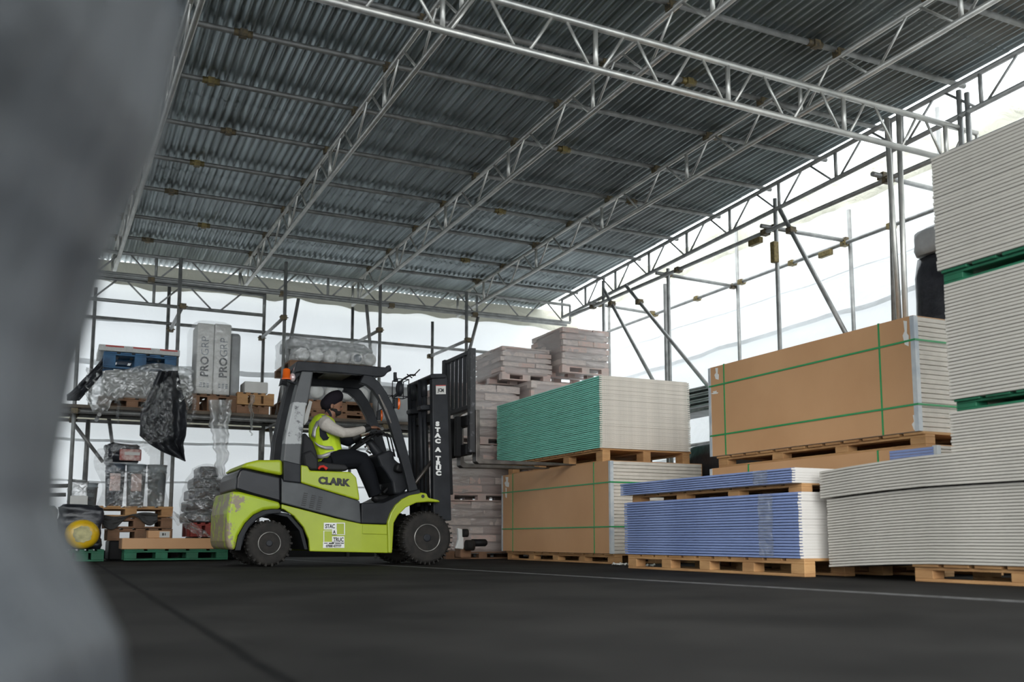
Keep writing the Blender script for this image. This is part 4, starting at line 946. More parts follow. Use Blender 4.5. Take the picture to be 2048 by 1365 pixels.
# --- one continuous body: torso, neck, head, arms, hands with fingers, legs
body = MB()
limb(body, [J(668, 715), J(655, 660), J(635, 590), J(630, 530), J(650, 470), J(664, 440)], [.12, .115, .125, .13, .10, .055])
limb(body, [J(662, 452), J(685, 405)], [.055, .052])
hd = J(688, 374)
body.ball(hd + Vector((.0, 0, .012)), .092, .072, .105, 20, 14)
body.ball(J(697, 412), .062, .056, .055)                                  # jaw
body.ball(J(733, 398), .020, .017, .026)                                     # nose
body.ball(J(731, 408) , .013, .018, .012); body.ball(J(728, 384), .018, .040, .012)      # nose tip, brow
body.ball(J(722, 422), .022, .024, .010)                                     # lips
for s_ in (-1, 1): body.ball(J(668, 392) + Vector((0, .076 * s_, 0)), .018, .010, .030)    # ears
def arm(sh, el, wr, off_s, off_e, off_w, tgt):
    limb(body, [J(*sh, off_s), J(*el, off_e), J(*wr, off_w)], [.055, .040, .026])
def hand(w, d, s_, off_):
    """palm, four unequal curled fingers and a thumb; d = direction of the palm"""
    d = d.normalized(); side = Vector((0, 1, 0)); upv = side.cross(d) * -1
    if upv.z < 0: upv = -upv
    limb(body, [w, w + d * .045, w + d * .085], [.024, .036, .034], flat=.55)
    for i, (L_, q) in enumerate(((.062, -.030), (.072, -.010), (.068, .010), (.052, .029))):
        b0 = w + d * .082 + side * q
        limb(body, [b0 - d * .015, b0 + d * (L_ * .45) - upv * .004, b0 + d * (L_ * .8) - upv * .018, b0 + d * (L_ * .95) - upv * .034], [.0095, .009, .008, .007], 8)
    t0 = w + d * .03 - side * (.03 * s_)
    limb(body, [t0, t0 + d * .03 - side * (.022 * s_) - upv * .008, t0 + d * .058 - side * (.02 * s_) - upv * .02], [.012, .010, .008], 8)
wN = J(896, 512, .40); wF = J(838, 560, .72)
arm((640, 492), (745, 538), (896, 512), .34, .32, .40, 0)
hand(wN, J(960, 508, .46) - wN, 1, 0)
arm((650, 500), (775, 592), (838, 560), .76, .78, .72, 0)
hand(wF, J(890, 545, .68) - wF, -1, 0)
for s_ in (-1, 1):
    o_ = PO + .10 * s_
    limb(body, [J(672, 712, o_), J(775, 690, o_), J(862, 702, o_), J(892, 800, o_), J(922, 890, o_)], [.10, .085, .062, .052, .038])
bo = body.build('body', 'skin', pr); remesh(bo, .009, 3)
# --- clothes
def cloth(name, fn, m, vox=.010, sm=3):
    mb = MB(); fn(mb); o = mb.build(name, m, pr); remesh(o, vox, sm); return o
def f_tr(mb):
    mb.ball(J(668, 712), .145, .175, .10)
    for s_ in (-1, 1):
        o_ = PO + .10 * s_
        limb(mb, [J(668, 712, o_), J(740, 697, o_), J(800, 694, o_), J(852, 704, o_), J(874, 740, o_), J(896, 800, o_), J(922, 880, o_), J(932, 905, o_)], [.115, .112, .108, .098, .096, .088, .074, .074])
cloth('trousers', f_tr, 'trouser')
def f_sh(mb):
    for s_ in (-1, 1):
        o_ = PO + .10 * s_
        limb(mb, [J(915, 915, o_), J(935, 925, o_), J(975, 922, o_), J(1008, 915, o_)], [.045, .055, .048, .035], flat=.8)
cloth('shoes', f_sh, 'rim', .008)
def f_jk(mb):
    limb(mb, [J(672, 700), J(655, 640), J(640, 580), J(635, 525), J(648, 475), J(668, 452)], [.135, .135, .14, .142, .115, .066])
    limb(mb, [J(650, 490, .76), J(700, 560, .79), J(775, 590, .78), J(838, 562, .72)], [.085, .07, .062, .042])
cloth('dark_jacket', f_jk, 'jacket')
def f_sl(mb):
    limb(mb, [J(638, 480, .40), J(645, 492, .345), J(690, 520, .325), J(745, 542, .315), J(800, 538, .34), J(868, 520, .38)], [.074, .076, .062, .055, .050, .038])
cloth('near_sleeve', f_sl, 'shirt')
def f_cf(mb): limb(mb, [J(862, 522, .375), J(898, 512, .40)], [.043, .036])
cloth('cuff', f_cf, 'ink', .008)
def f_cf2(mb): limb(mb, [J(800, 580, .75), J(845, 557, .72)], [.055, .045])
cloth('cuff', f_cf2, 'ink', .008)
def f_gl(mb): limb(mb, [J(850, 556, .70), J(885, 540, .68)], [.03, .036], flat=.6)
cloth('pale_glove', f_gl, 'glove', .008)
# vest: waistcoat shell with arm opening, tape on it
def f_vs(mb):
    limb(mb, [J(668, 704), J(655, 650), J(640, 590), J(630, 540), J(628, 505), J(640, 470), J(650, 448)], [.150, .150, .156, .158, .150, .125, .085])
ve = MB(); f_vs(ve); vo = ve.build('hi_vis_vest', 'vest', pr); remesh(vo, .010, 2)
# arm opening: the dark jacket shows in a tall oval
op = MB(); oc = J(644, 540, .5)
pts = KP([(612, 480), (632, 458), (672, 470), (700, 500), (700, 540), (668, 570), (640, 585), (620, 560), (608, 520)], .383)
def shell_patch(name, pts_uv, m, off=.0, thick=.008):
    """a strip lying on the near side of the vest, following its roundness"""
    mb = MB(); P = []
    for (u, v) in pts_uv:
        P.append((u, v))
    n = len(P); front = []
    for (u, v) in P:
        # half-width of the torso at this height
        t = max(0, min(1, (v - 448) / 256.0)); R = .157 if v > 500 else .10 + .055 * (v - 448) / 52
        cu = 650 - 22 * math.sin(math.pi * min(1, t * 1.1)) + 18 * max(0, t - .55) / .45
        du = (u - cu) * .00185; y = math.sqrt(max(0.0001, R * R - du * du)) if abs(du) < R else .01
        front.append(K(u, v, PO - y - .006 - off))
    return front
def strip(name, a, b, m, off=.0, n=14):
    """a = list of (u,v) along one edge, b = along the other"""
    mb = MB(); A_ = shell_patch(name, a, m, off); B_ = shell_patch(name, b, m, off)
    vs = A_ + B_; k = len(a); fs = [(i, i + 1, k + i + 1, k + i) for i in range(k - 1)]
    mb.add(vs, fs, 0, True); o = mb.build(name, m, pr)
    so = o.modifiers.new('thickness', 'SOLIDIFY'); so.thickness = .006; so.offset = 0; return o
def lerp_list(pts, n=16):
    out = []; 
    for i in range(n + 1):
        t = i / n * (len(pts) - 1); k = min(int(t), len(pts) - 2); f = t - k; out.append((pts[k][0] + (pts[k + 1][0] - pts[k][0]) * f, pts[k][1] + (pts[k + 1][1] - pts[k][1]) * f))
    return out
strip('vest_armhole', lerp_list([(618, 478), (606, 520), (610, 560), (628, 584), (650, 582)]), lerp_list([(650, 470), (668, 500), (676, 530), (672, 555), (655, 580)]), 'jacket', .004)
strip('reflective_tape', lerp_list([(560, 560), (568, 520), (590, 470), (618, 442), (645, 436)]), lerp_list([(582, 570), (586, 525), (606, 482), (630, 458), (650, 452)]), 'reflect', .002)
strip('reflective_tape', lerp_list([(575, 590), (600, 607), (640, 618), (690, 618), (722, 622)]), lerp_list([(588, 612), (610, 626), (645, 638), (690, 640), (730, 645)]), 'reflect', .002)
strip('reflective_tape', lerp_list([(590, 668), (620, 668), (655, 655), (690, 645)]), lerp_list([(594, 690), (625, 690), (660, 677), (700, 660)]), 'reflect', .002)
strip('reflective_tape', lerp_list([(682, 548), (690, 580), (694, 620)]), lerp_list([(706, 548), (712, 580), (716, 622)]), 'reflect', .002)
# head dress, beard, eyes
def f_tb(mb):
    rt_ = Matrix.Rotation(math.radians(-40), 3, 'Y')
    mb.ball(J(682, 350), .132, .090, .084, 22, 16, rot=rt_)
    mb.ball(J(712, 330), .060, .074, .070, 16, 12); mb.ball(J(650, 372), .070, .082, .070, 16, 12)
cloth('turban', f_tb, 'turban', .007, 2)
def f_bd(mb):
    mb.ball(J(705, 425), .052, .056, .034); mb.ball(J(690, 412), .050, .064, .034); mb.ball(J(722, 414), .018, .030, .008); mb.ball(J(672, 405), .022, .072, .030)
cloth('beard', f_bd, 'beard', .007, 2)
for s_ in (-1, 1): MB().ball(J(724, 392) + Vector((.004, .030 * s_, 0)), .010, .013, .008, 10, 8).build('eye', 'ink', pr)
MB().tube(J(655, 440), J(668, 436), .075, .062, n=16).build('collar', 'jacket', pr)
# ================================================================== GOODS ON THE RACK AND ALONG THE BACK
def R3(px0, px1, pyt, pyb, Y): 
    a = onY(px0, (pyt + pyb) / 2, Y); b = onY(px1, (pyt + pyb) / 2, Y); m_ = (px0 + px1) / 2
    return a.x, b.x, onY(m_, pyb, Y).z, onY(m_, pyt, Y).z
def drape(name, fn, mname, label, cat='plastic sheet', nu=40, nv=40, thick=.0, group=None):
    mb = MB(); mb.grid(fn, nu, nv); o = mb.build(name, mname); tag(o, label, cat, group)
    if thick: s_ = o.modifiers.new('thickness', 'SOLIDIFY'); s_.thickness = thick
    return o
YR = 12.9
# 1: left bay -- wood pallet, white stack, blue pallet, bags, plastic and tarps
x0, x1, z0, z1 = R3(197, 312, 770, 812, YR)
pallet(x0, YR, DZ + .001, x1 + .45, YR + 1.0, DZ + .13, 'old wooden pallet under the plastic draped load below the blue pallet', m='wood_old', along='X', nblock=4)
_, _, zb0, _ = R3(205, 350, 707, 740, YR)
o = lumpy(x0 + .05, YR + .02, DZ + .131, x1 + .42, YR + .95, zb0 - .002, .015).build('white_stack', 'label_w'); tag(o, 'pale stack hidden under crumpled film below the blue pallet', 'stacked load')
bx0, bx1, bz0_, bz1_ = R3(207, 353, 708, 740, YR - .05)
pallet(bx0, YR - .05, bz0_, bx1, YR + .9, bz1_, 'blue painted pallet on the plastic draped load at the left of the rack', m='bluewood', along='X', nblock=3)
nb = 6
for i in range(3):
    w = (bx1 - bx0 + .1) / 3
    o = bpy.data.objects.new('cement_bag', BAGM[1].copy()); o.data.materials.clear(); o.data.materials.append(M['rollw']); COL.objects.link(o)
    o.scale = (w, .85, .10); o.location = (bx0 - .06 + w * (i + .5), YR + .40, bz1_ + .001); tag(o, ['left', 'middle', 'right'][i] + ' one of three white bags with a red stripe lying on the blue pallet', 'bag', 'white bags on the blue pallet')
    MB().box(bx0 - .06 + w * i + .03, YR - .028, bz1_ + .065, bx0 - .06 + w * (i + 1) - .03, YR - .018, bz1_ + .085).build('red_stripe', 'label_r', o)
for ob_ in [o for o in COL.objects if o.name.startswith('red_stripe')]:
    p_ = ob_.parent; ob_.matrix_parent_inverse = Matrix.Diagonal((1 / p_.scale.x, 1 / p_.scale.y, 1 / p_.scale.z, 1))
def film1(u, v):
    px = 172 + (385 - 172) * u; top = 735 + 8 * math.sin(u * 7); bot = 800 + 22 * nz(u * 5, 1) + 18 * math.sin(u * 9) + 14 * nz(u * 22, 2)
    Y = YR - .12 - .05 * nz(u * 9, v * 4) - .04 * nz(u * 24, v * 9) - .05 * math.sin(v * 3)
    return onY(px + 5 * nz(u * 6, v * 8), top + (bot - top) * v, Y)
drape('plastic_sheet', film1, 'film2', 'crumpled clear plastic film draped below the blue pallet', nu=80, nv=30)
def film1b(u, v):
    px = 345 + 48 * u; top = 738 + 40 * u * u; bot = 836 - 20 * math.cos(u * 5)
    return onY(px + 4 * nz(u * 4, v * 7, 3) - 12 * v * (1 - u), top + (bot - top) * v, YR - .10 - .07 * nz(u * 7, v * 7, 1) - .04 * nz(u * 20, v * 15))
drape('plastic_sheet', film1b, 'film', 'glossy clear film hanging right of the black tarpaulin', nu=30, nv=40)
def strp(px, py0, py1, w, lab, mname='film', Y=YR - .15):
    def f(u, v):
        return onY(px + w * (u - .5) * (1.1 - .75 * v) + 7 * nz(v * 5, px) + 3 * nz(v * 14, px), py0 + (py1 - py0) * v, Y - .03 * nz(u * 6, v * 9) - .05 * math.sin(u * 9))
    drape('plastic_strip', f, mname, lab, nu=14, nv=50)
strp(236, 795, 846, 9, 'thin ragged strip of film hanging at the left under the rack film')
strp(441, 800, 960, 44, 'long twisted film hanging from the rack down to the wrapped black bags', 'film2')
strp(452, 815, 900, 16, 'short film strip beside the long twisted film under the white boxes')
strp(503, 790, 872, 9, 'narrow film strip hanging below the small white box', 'film2')
def tarp1(u, v):   # hanging tarpaulin
    L_ = [(318, 742), (300, 785), (281, 830), (279, 872), (300, 890), (325, 905), (370, 923)]; R_ = [(356, 742), (362, 775), (372, 810), (374, 850), (372, 872), (366, 890), (371, 923)]
    def at(P, t): t *= len(P) - 1; k = min(int(t), len(P) - 2); f = t - k; return (P[k][0] * (1 - f) + P[k + 1][0] * f, P[k][1] * (1 - f) + P[k + 1][1] * f)
    a = at(L_, v); b = at(R_, v); return onY(a[0] + (b[0] - a[0]) * u, a[1] + (b[1] - a[1]) * u, YR - .22 - .07 * math.sin(u * 11 + v * 4) - .05 * nz(u * 5, v * 6) - .02 * nz(u * 16, v * 15))
drape('tarpaulin', tarp1, 'tarp', 'black tarpaulin hanging off the rack beside its post, pointed at the bottom', 'tarpaulin', 36, 60, .006)
def film2_(u, v):
    return onY(283 + 62 * u + 6 * nz(v * 5, 3), 778 + 118 * v - 20 * u + 10 * nz(u * 4, 8), YR - .34 - .05 * nz(u * 6, v * 7) - .03 * nz(u * 17, v * 15))
drape('plastic_sheet', film2_, 'film_thin', 'shiny crumpled film clinging to the hanging black tarpaulin', nu=30, nv=40)
def tarp2(u, v):
    px = 134 + (205 - 134) * u; top = 790 - 72 * u ** 1.1; bot = 802 + (757 - 802) * max(0, u - .35) / .65 * 1.2
    return onY(px, top + (max(bot, top + 6) - top) * v, YR - .15 - .06 * nz(u * 5, v * 5) - .04 * math.sin(u * 12))
drape('tarpaulin', tarp2, 'tarp', 'dark grey tarpaulin slumped at the left end of the rack, beside the blue pallet', 'tarpaulin', 40, 20, .006)
# 2: white boxes marked PROGRP
x0, x1, z0, z1 = R3(393, 462, 648, 789, YR)
pallet(x0 - .08, YR, DZ + .001, x1 + .10, YR + 1.0, z0 - .002, 'old wooden pallet under the tall white boxes', m='wood_old', along='X', nblock=3)
bw = (x1 - x0) / 2
for i in range(2):
    r_ = thing('white_box', ['left', 'right'][i] + ' one of the two tall white boxes standing wrapped on the rack', 'box', (x0 + bw * (i + .5), YR + .25, z0), 'tall white boxes')
    MB().box(x0 + bw * i + .003, YR + .02, z0, x0 + bw * (i + 1) - .003, YR + .5, z1 + .01 * i).build('carton', 'label_w', r_, bevel=.012)
    cxx = x0 + bw * (i + .5) + (.0 if i == 0 else .02)
    text_mesh('print_bold', 'PRO', .14, (cxx, YR + .017, z0 + .36), (0, 0, 1), (-1, 0, 0), r_, 'ink', .003, .004, 1.0)
    text_mesh('print_light', 'GRP', .14, (cxx, YR + .017, z0 + .63), (0, 0, 1), (-1, 0, 0), r_, 'bucket', .003, -.002, 1.0)
    mb = MB()
    for k in range(3):
        for j in range(3): mb.box(cxx - .06 + k * .045, YR + .014, z0 + .09 + j * .022, cxx - .03 + k * .045, YR + .019, z0 + .10 + j * .022)
    mb.build('small_print', 'bucket', r_)
o = lumpy(x1 + .004, YR + .08, z0, R3(393, 483, 660, 789, YR)[1], YR + .75, z1 - .08, .01).build('wrapped_carton', 'greyinsul'); tag(o, 'grey film wrapped carton right of the two tall white boxes', 'box')
o = lumpy(x0 - .05, YR - .03, z0 - .02, x1 + .02, YR + .8, z1 + .04, .02, sc=3).build('stretch_film', 'film_thin'); tag(o, 'clear film wrapped round the tall white boxes', 'plastic wrap')
# 3: small white box on pallets
x0, x1, z0, z1 = R3(489, 536, 764, 787, YR)
px0, px1, _, _ = R3(473, 547, 790, 820, YR)
pallet(px0, YR - .02, DZ + .001, px1 - .06, YR + .8, DZ + .12, 'old pallet at the right under the small white box, lower of two', m='wood_old', along='X', nblock=3)
pallet(px0, YR - .04, DZ + .125, px1, YR + .8, z0 - .002, 'worn pallet directly under the small white box, upper of two', m='wood', along='X', nblock=3)
r_ = MB().box(x0, YR, z0, x1, YR + .35, z1).build('white_box', 'label_w', bevel=.012); tag(r_, 'small white box on the pallets left of the forklift beacon', 'box')
# 4: rolls
x0, x1, z0, z1 = R3(590, 752, 675, 727, YR)
rl = thing('wrapped_roll_bundle', 'film wrapped bundle of white rolls standing above the forklift roof', 'bundle of rolls', ((x0 + x1) / 2, YR + .5, z0))
zmid_ = z0 + (z1 - z0) * .02
R_ = (x1 - x0) / 6 / 2
for i in range(6):
    cx_ = x0 + R_ * (2 * i + 1) + .02; c_ = Vector((cx_, YR, z0 + R_))
    MB().lathe(c_, (0, 1, 0), [(0, R_ * .25), (.0, R_ * .8), (.03, R_ * .97), (.9, R_ * .97), (.93, R_ * .6)], 20).build('roll', 'rollw', rl)
MB().lathe(Vector((x0 + R_ * 9 + .02, YR - .006, z0 + R_)), (0, 1, 0), [(0, R_ * .2), (0, R_ * .62), (.004, R_ * .62)], 20).build('roll_core', 'bucket', rl)
mb = MB(); mb.path([(x0 - .04, YR + .35, z1 - R_ * .9), (x0 + .05, YR + .3, z1 - R_ * .75), (x1 - .1, YR + .3, z1 - R_ * .95), (x1 + .02, YR + .35, z1 - R_ * 1.3)], [R_ * .6, R_ * .95, R_ * .9, R_ * .6], 18, flat=1.0)
mb.path([(x0 - .04, YR + .75, z1 - R_ * .9), (x1 + .02, YR + .75, z1 - R_ * 1.2)], [R_ * .8, R_ * .8], 16); mb.build('top_roll', 'greyinsul', rl)
o = lumpy(x0 - .10, YR - .03, z0 - .01, x1 + .04, YR + 1.0, z1 + .0, .03, sc=4).build('bundle_film', 'film', rl)
x0, x1, z0b, z1b = R3(585, 745, 766, 802, YR)
lw = lumpy(x0, YR, z0b, x1, YR + .95, z0 - .11, .03, sc=5).build('wrapped_rolls', 'greyinsul'); tag(lw, 'grey film wrapped layer of rolls seen through the forklift cab above the driver', 'bundle of rolls')
for i in range(5):
    c_ = Vector((x0 + .12 + i * .21, YR - .01, z0b + .11)); MB().lathe(c_, (0, 1, 0), [(-.03, .05), (-.035, .085), (.02, .10), (.05, .10)], 18).build('roll_end', 'rollw', lw)
pallet(x0 - .1, YR - .02, DZ + .001, x1, YR + 1, DZ + .10, 'lower old pallet seen through the forklift cab', m='wood_old', along='X', nblock=4)
pallet(x0 - .1, YR - .02, DZ + .102, x1, YR + 1, z0b - .002, 'upper old pallet seen through the forklift cab under the wrapped rolls', m='wood_old', along='X', nblock=4)
pallet(x0 - .05, YR - .02, z0 - .108, x1 + .1, YR + 1, z0 - .004, 'thin pallet under the bundle of white rolls above the forklift roof', m='wood_old', along='X', nblock=4)
x0, x1, z0, z1 = R3(752, 836, 772, 822, YR)
o = lumpy(x0, YR, DZ + .001, x1 + .1, YR + 1, z1, .03, sc=3.5).build('wrapped_bundle', 'greyinsul'); tag(o, 'grey wrapped bundle on the rack behind the front pillars and mast', 'wrapped bundle')
# floor level, left
YG = 12.75
def pal_px(p0, p1, yt, yb, Y, label, m, depth=.9, nblock=3, bottom=True):
    x0, x1, z0, z1 = R3(p0, p1, yt, yb, Y); return pallet(x0, Y, max(z0, 0), x1, Y + depth, z1, label, m=m, along='X', nblock=nblock, bottom=bottom), (x0, x1, max(z0, 0), z1)
_, g = pal_px(248, 456, 1099, 1121, YG - .35, 'green painted pallet on the floor under the long brown carton', 'greenwood', nblock=4)
zl = g[3]
_, g2 = pal_px(118, 208, 1100, 1124, YG - .3, 'dark green pallet on the floor under the yellow drum', 'greenwood')
x0, x1, _, z1 = R3(244, 455, 1077, 1099, YG - .37)
o = MB().box(x0, YG - .37, zl + .001, x1 + .1, YG + .25, z1).build('long_carton', 'card', bevel=.008); tag(o, 'long flat brown carton on the green pallet left of the forklift', 'carton')
bx_ = R3(296, 341, 1066, 1081, YG - .35)
o = MB().box(bx_[0], YG - .34, z1 + .001, bx_[1], YG - .1, z1 + bx_[3] - bx_[2]).build('small_carton', 'card', bevel=.006); tag(o, 'small brown box with white label on the long carton', 'box')
lb = MB().box(bx_[0] + .13, YG - .345, z1 + .006, bx_[1] - .01, YG - .338, z1 + .08).build('white_label', 'label_w', o)
MB().box(bx_[0] + .16, YG - .347, z1 + .03, bx_[0] + .18, YG - .344, z1 + .06).box(bx_[0] + .19, YG - .347, z1 + .03, bx_[0] + .20, YG - .344, z1 + .06).build('label_print', 'ink', lb)
_, h1 = pal_px(215, 345, 1058, 1082, YG + .35, 'dark low pallet at the bottom of the pallets under the wrapped buckets', 'wood_old')
_, h2 = pal_px(210, 345, 1036, 1057, YG + .35, 'middle pallet under the wrapped buckets, half covered by grey cloth', 'wood_old')
_, h3 = pal_px(175, 346, 1013, 1034, YG + .33, 'top wooden pallet carrying the wrapped buckets and the grey bucket', 'wood')
# support below the dark pallet
o = MB().box(h1[0] + .02, YG + .37, 0, h1[1] - .02, YG + 1.2, h1[2] - .001).build('storage_crate', 'rim', bevel=.02); tag(o, 'dark crate on the floor beneath the pallets of the wrapped buckets', 'crate')
def cloth_g(u, v):
    px = 205 + 110 * u; top = 1030 + 4 * math.sin(u * 6); bot = 1050 + 12 * math.sin(u * 9) - 12 * u
    return onY(px, top + (bot - top) * v, YG + .30 - .05 * nz(u * 7, v * 5))
drape('grey_cloth', cloth_g, 'greyinsul_d' if 'greyinsul_d' in M else 'tarp', 'dark grey cloth hanging over the pallets under the wrapped buckets', 'cloth', 40, 12, .005)
zt3 = h3[3]
# wrapped buckets
def bucket(cx, cy, z, r, h, label, m, text=None, group=None):
    rt = thing('bucket', label, 'bucket', (cx, cy, z), group)
    MB().lathe((cx, cy, z), (0, 0, 1), [(0, r * .84), (h * .8, r * .97), (h * .8, r * 1.03), (h * .84, r * 1.03), (h * .84, r * .98), (h * .97, r), (h * .97, r * 1.04), (h, r * 1.04)], 28).build('tub', m, rt)
    if text:
        for t_, dz_ in text: text_mesh('bucket_lettering', t_, r * .62, (cx + .01, cy - r * .97, z + h * dz_), (1, 0, 0), (0, 0, 1), rt, 'ink', .004, .003, .85)
    return rt
x0, x1, z0, z1 = R3(209, 336, 925, 1012, YG + .4)
rb = (x1 - x0) / 6.3
pos = [(x0 + rb * (2.1 * i + 1.05), YG + .42 + rb) for i in range(3)]
for i, (cx_, cy_) in enumerate(pos):
    rt = bucket(cx_, cy_, zt3 + .001, rb, (z1 - z0) * .98, ['left', 'middle', 'right'][i] + ' bucket of the film wrapped row on the pallet', 'bucket' if i < 1 else 'bucket_l', group='wrapped buckets')
    if i < 2: MB().box(cx_ - rb * .55, cy_ - rb * 1.02, zt3 + (z1 - z0) * .35, cx_ + rb * .5, cy_ - rb * .93, zt3 + (z1 - z0) * .75).build('pinkish_label', 'bag2', rt, bevel=.01)
o = lumpy(x0 + .0, YG + .44, zt3 + (z1 - z0) * 1.0 + .01, x1 - .35, YG + 1.0, R3(215, 330, 888, 1012, YG + .4)[3], .05, sc=4).build('black_tub', 'black_film'); tag(o, 'black tub with a red and white label on top of the wrapped buckets', 'tub')
tc_ = onY(262, 915, YG + .42); mb = MB()
o2 = MB().box(tc_.x - .14, YG + .36, tc_.z - .05, tc_.x + .12, YG + .39, tc_.z + .10).build('printed_label', 'label_p', o, bevel=.03); MB().box(tc_.x - .08, YG + .35, tc_.z + .02, tc_.x + .10, YG + .358, tc_.z + .06).build('white_print', 'label_w', o2)
def film3(u, v):
    t = u * 2 - 1; px = 268 + 72 * t * (1 + .12 * math.sin(v * 7)); py = 884 + 132 * v + 14 * t * t * (1 - v) + 6 * nz(u * 5, 1)
    hole = math.exp(-((px - 262) / 34) ** 2 - ((py - 918) / 26) ** 2)
    return onY(px, py, YG + .32 + .18 * t * t - .05 * nz(u * 7, v * 8) - .03 * nz(u * 20, v * 18) + .1 * hole)
def filmp():
    mb = MB(); nu, nv = 56, 44; mb.grid(film3, nu, nv); keep = []
    for i, f in enumerate(mb.f):
        iu, iv = i // nv / nu, (i % nv) / nv; px = 268 + 72 * (iu * 2 - 1); py = 884 + 132 * iv
        if ((px - 262) / 34) ** 2 + ((py - 918) / 25) ** 2 > 1: keep.append(i)
    mb.f = [mb.f[i] for i in keep]; mb.m = [0] * len(keep); mb.sm = [True] * len(keep)
    o = mb.build('plastic_sheet', 'film'); tag(o, 'torn crumpled film around the row of buckets on the pallet', 'plastic sheet')
filmp()
x0, x1, z0, z1 = R3(163, 197, 964, 1011, YG + .4)
bucket((x0 + x1) / 2, YG + .62, zt3 + .001, (x1 - x0) / 2, z1 - z0, 'grey open bucket with black GRP lettering at the left end of the pallet', 'bucket_l', [('GRP', .62), ('KIT', .30)])
x0, x1, z0, z1 = R3(140, 172, 995, 1011, YG + .35)
o = MB().box(x0, YG + .34, zt3 + .001, x1 + .02, YG + .46, zt3 + .12).build('small_carton', 'label_w', bevel=.006); tag(o, 'small pale box in front of the grey bucket', 'box')
o = lumpy(x0 - .02, YG + .5, zt3 + .001, x0 + .20, YG + .62, zt3 + .33, .03, sc=9).build('plastic_bag', 'film2'); tag(o, 'crumpled clear plastic bag left of the grey bucket', 'plastic bag')
# yellow drum (roll lying on its side, round end to camera)
c_ = onY(165, 1067, YG - .28); rd = 37 * (c_ - C0).dot(_fw) / F
yd = thing('yellow_drum', 'yellow wrapped drum lying on its side with a dirty label on its round end', 'drum', (c_.x, c_.y + .3, g2[3]))
rd = min(rd, c_.z - g2[3] + .0) if c_.z - g2[3] > .1 else rd
zc = g2[3] + rd * .92 + .002
cc_ = Vector((c_.x, YG - .28, zc))
mb = MB(); mb.lathe(cc_, (0, 1, 0), [(.0, rd * .3), (-.005, rd * .7), (.02, rd * .88), (.06, rd * .98), (.12, rd * 1.0), (.22, rd * .96), (.26, rd * .6)], 40)
for v in mb.v: v.z = zc + (v.z - zc) * .91
mb.build('drum_shell', 'yellow', yd)
mb = MB(); ring = []
for k in range(22):
    a = 2 * math.pi * k / 22; rr_ = rd * .54 * (1 + .08 * math.sin(k * 2.3) + .05 * math.sin(k * 5.1)); ring.append((cc_.x + math.cos(a) * rr_, YG - .292, zc + math.sin(a) * rr_ * .95))
mb.prism(ring, (0, .008, 0)).build('dirty_label', 'dirtylabel', yd)
o = lumpy(c_.x - .27, YG + .02, g2[3] + .001, c_.x + .22, YG + .36, R3(130, 190, 1010, 1090, YG + .05)[3], .04, sc=5).build('black_sack', 'black_film'); tag(o, 'black plastic sack behind the yellow drum', 'sack')
o = lumpy(c_.x - .62, YG - .2, 0.001, c_.x - .28, YG + .6, R3(130, 190, 1012, 1090, YG)[3], .04, sc=5).build('grey_sack', 'greyinsul'); tag(o, 'grey lumpy sack left of the yellow drum', 'sack')
# red pallet with wrapped black bags
_, rpb = pal_px(381, 462, 1046, 1074, YG + .2, 'red painted pallet left of the forklift counterweight', 'redwood')
o = MB().box(rpb[0] + .03, YG + .25, 0, rpb[1] + .3, YG + 1.0, rpb[2] - .001).build('storage_crate', 'rim', bevel=.02); tag(o, 'dark crate on the floor beneath the red pallet', 'crate')
x0, x1, z0, z1 = R3(366, 468, 932, 1046, YG + .3)
hh = (z1 - rpb[3])
names_ = ['lowest', 'second lowest', 'third', 'fourth', 'highest']
for i in range(5):
    sh = .10 * (i / 4) ** 2 * 2
    o = lumpy(x0 + .03 + sh * .8, YG + .3, rpb[3] + .001 + hh * i / 5, x1 - sh, YG + .95, rpb[3] + hh * (i + 1) / 5 - .002, .02, nzv=6, sc=4, seed=i).build('black_bag', 'tarp'); tag(o, f'{names_[i]} black bag of the pile wrapped in film on the red pallet', 'bag', 'black bags on the red pallet')
def film4(u, v):
    t = u * 2 - 1; px = 415 + 56 * t * (.55 + .45 * math.sin(min(1, v * 1.4) * 1.57)) + 4 * nz(v * 7, u); py = 928 + 116 * v + 10 * t * t * (1 - v)
    return onY(px, py, YG + .18 + .2 * t * t - .05 * nz(u * 6, v * 8) - .03 * nz(u * 19, v * 17))
drape('plastic_sheet', film4, 'film', 'crumpled film round the pile of black bags on the red pallet', nu=44, nv=44)
def film5(u, v):
    return onY(350 + 60 * v + 26 * (u - .5), 1030 + 45 * v + 14 * nz(u * 4, v * 5), YG - .02 - .08 * nz(u * 8, v * 8) - .04 * math.sin(u * 9))
drape('plastic_sheet', film5, 'film', 'loose film heaped on the long brown carton', nu=20, nv=30)
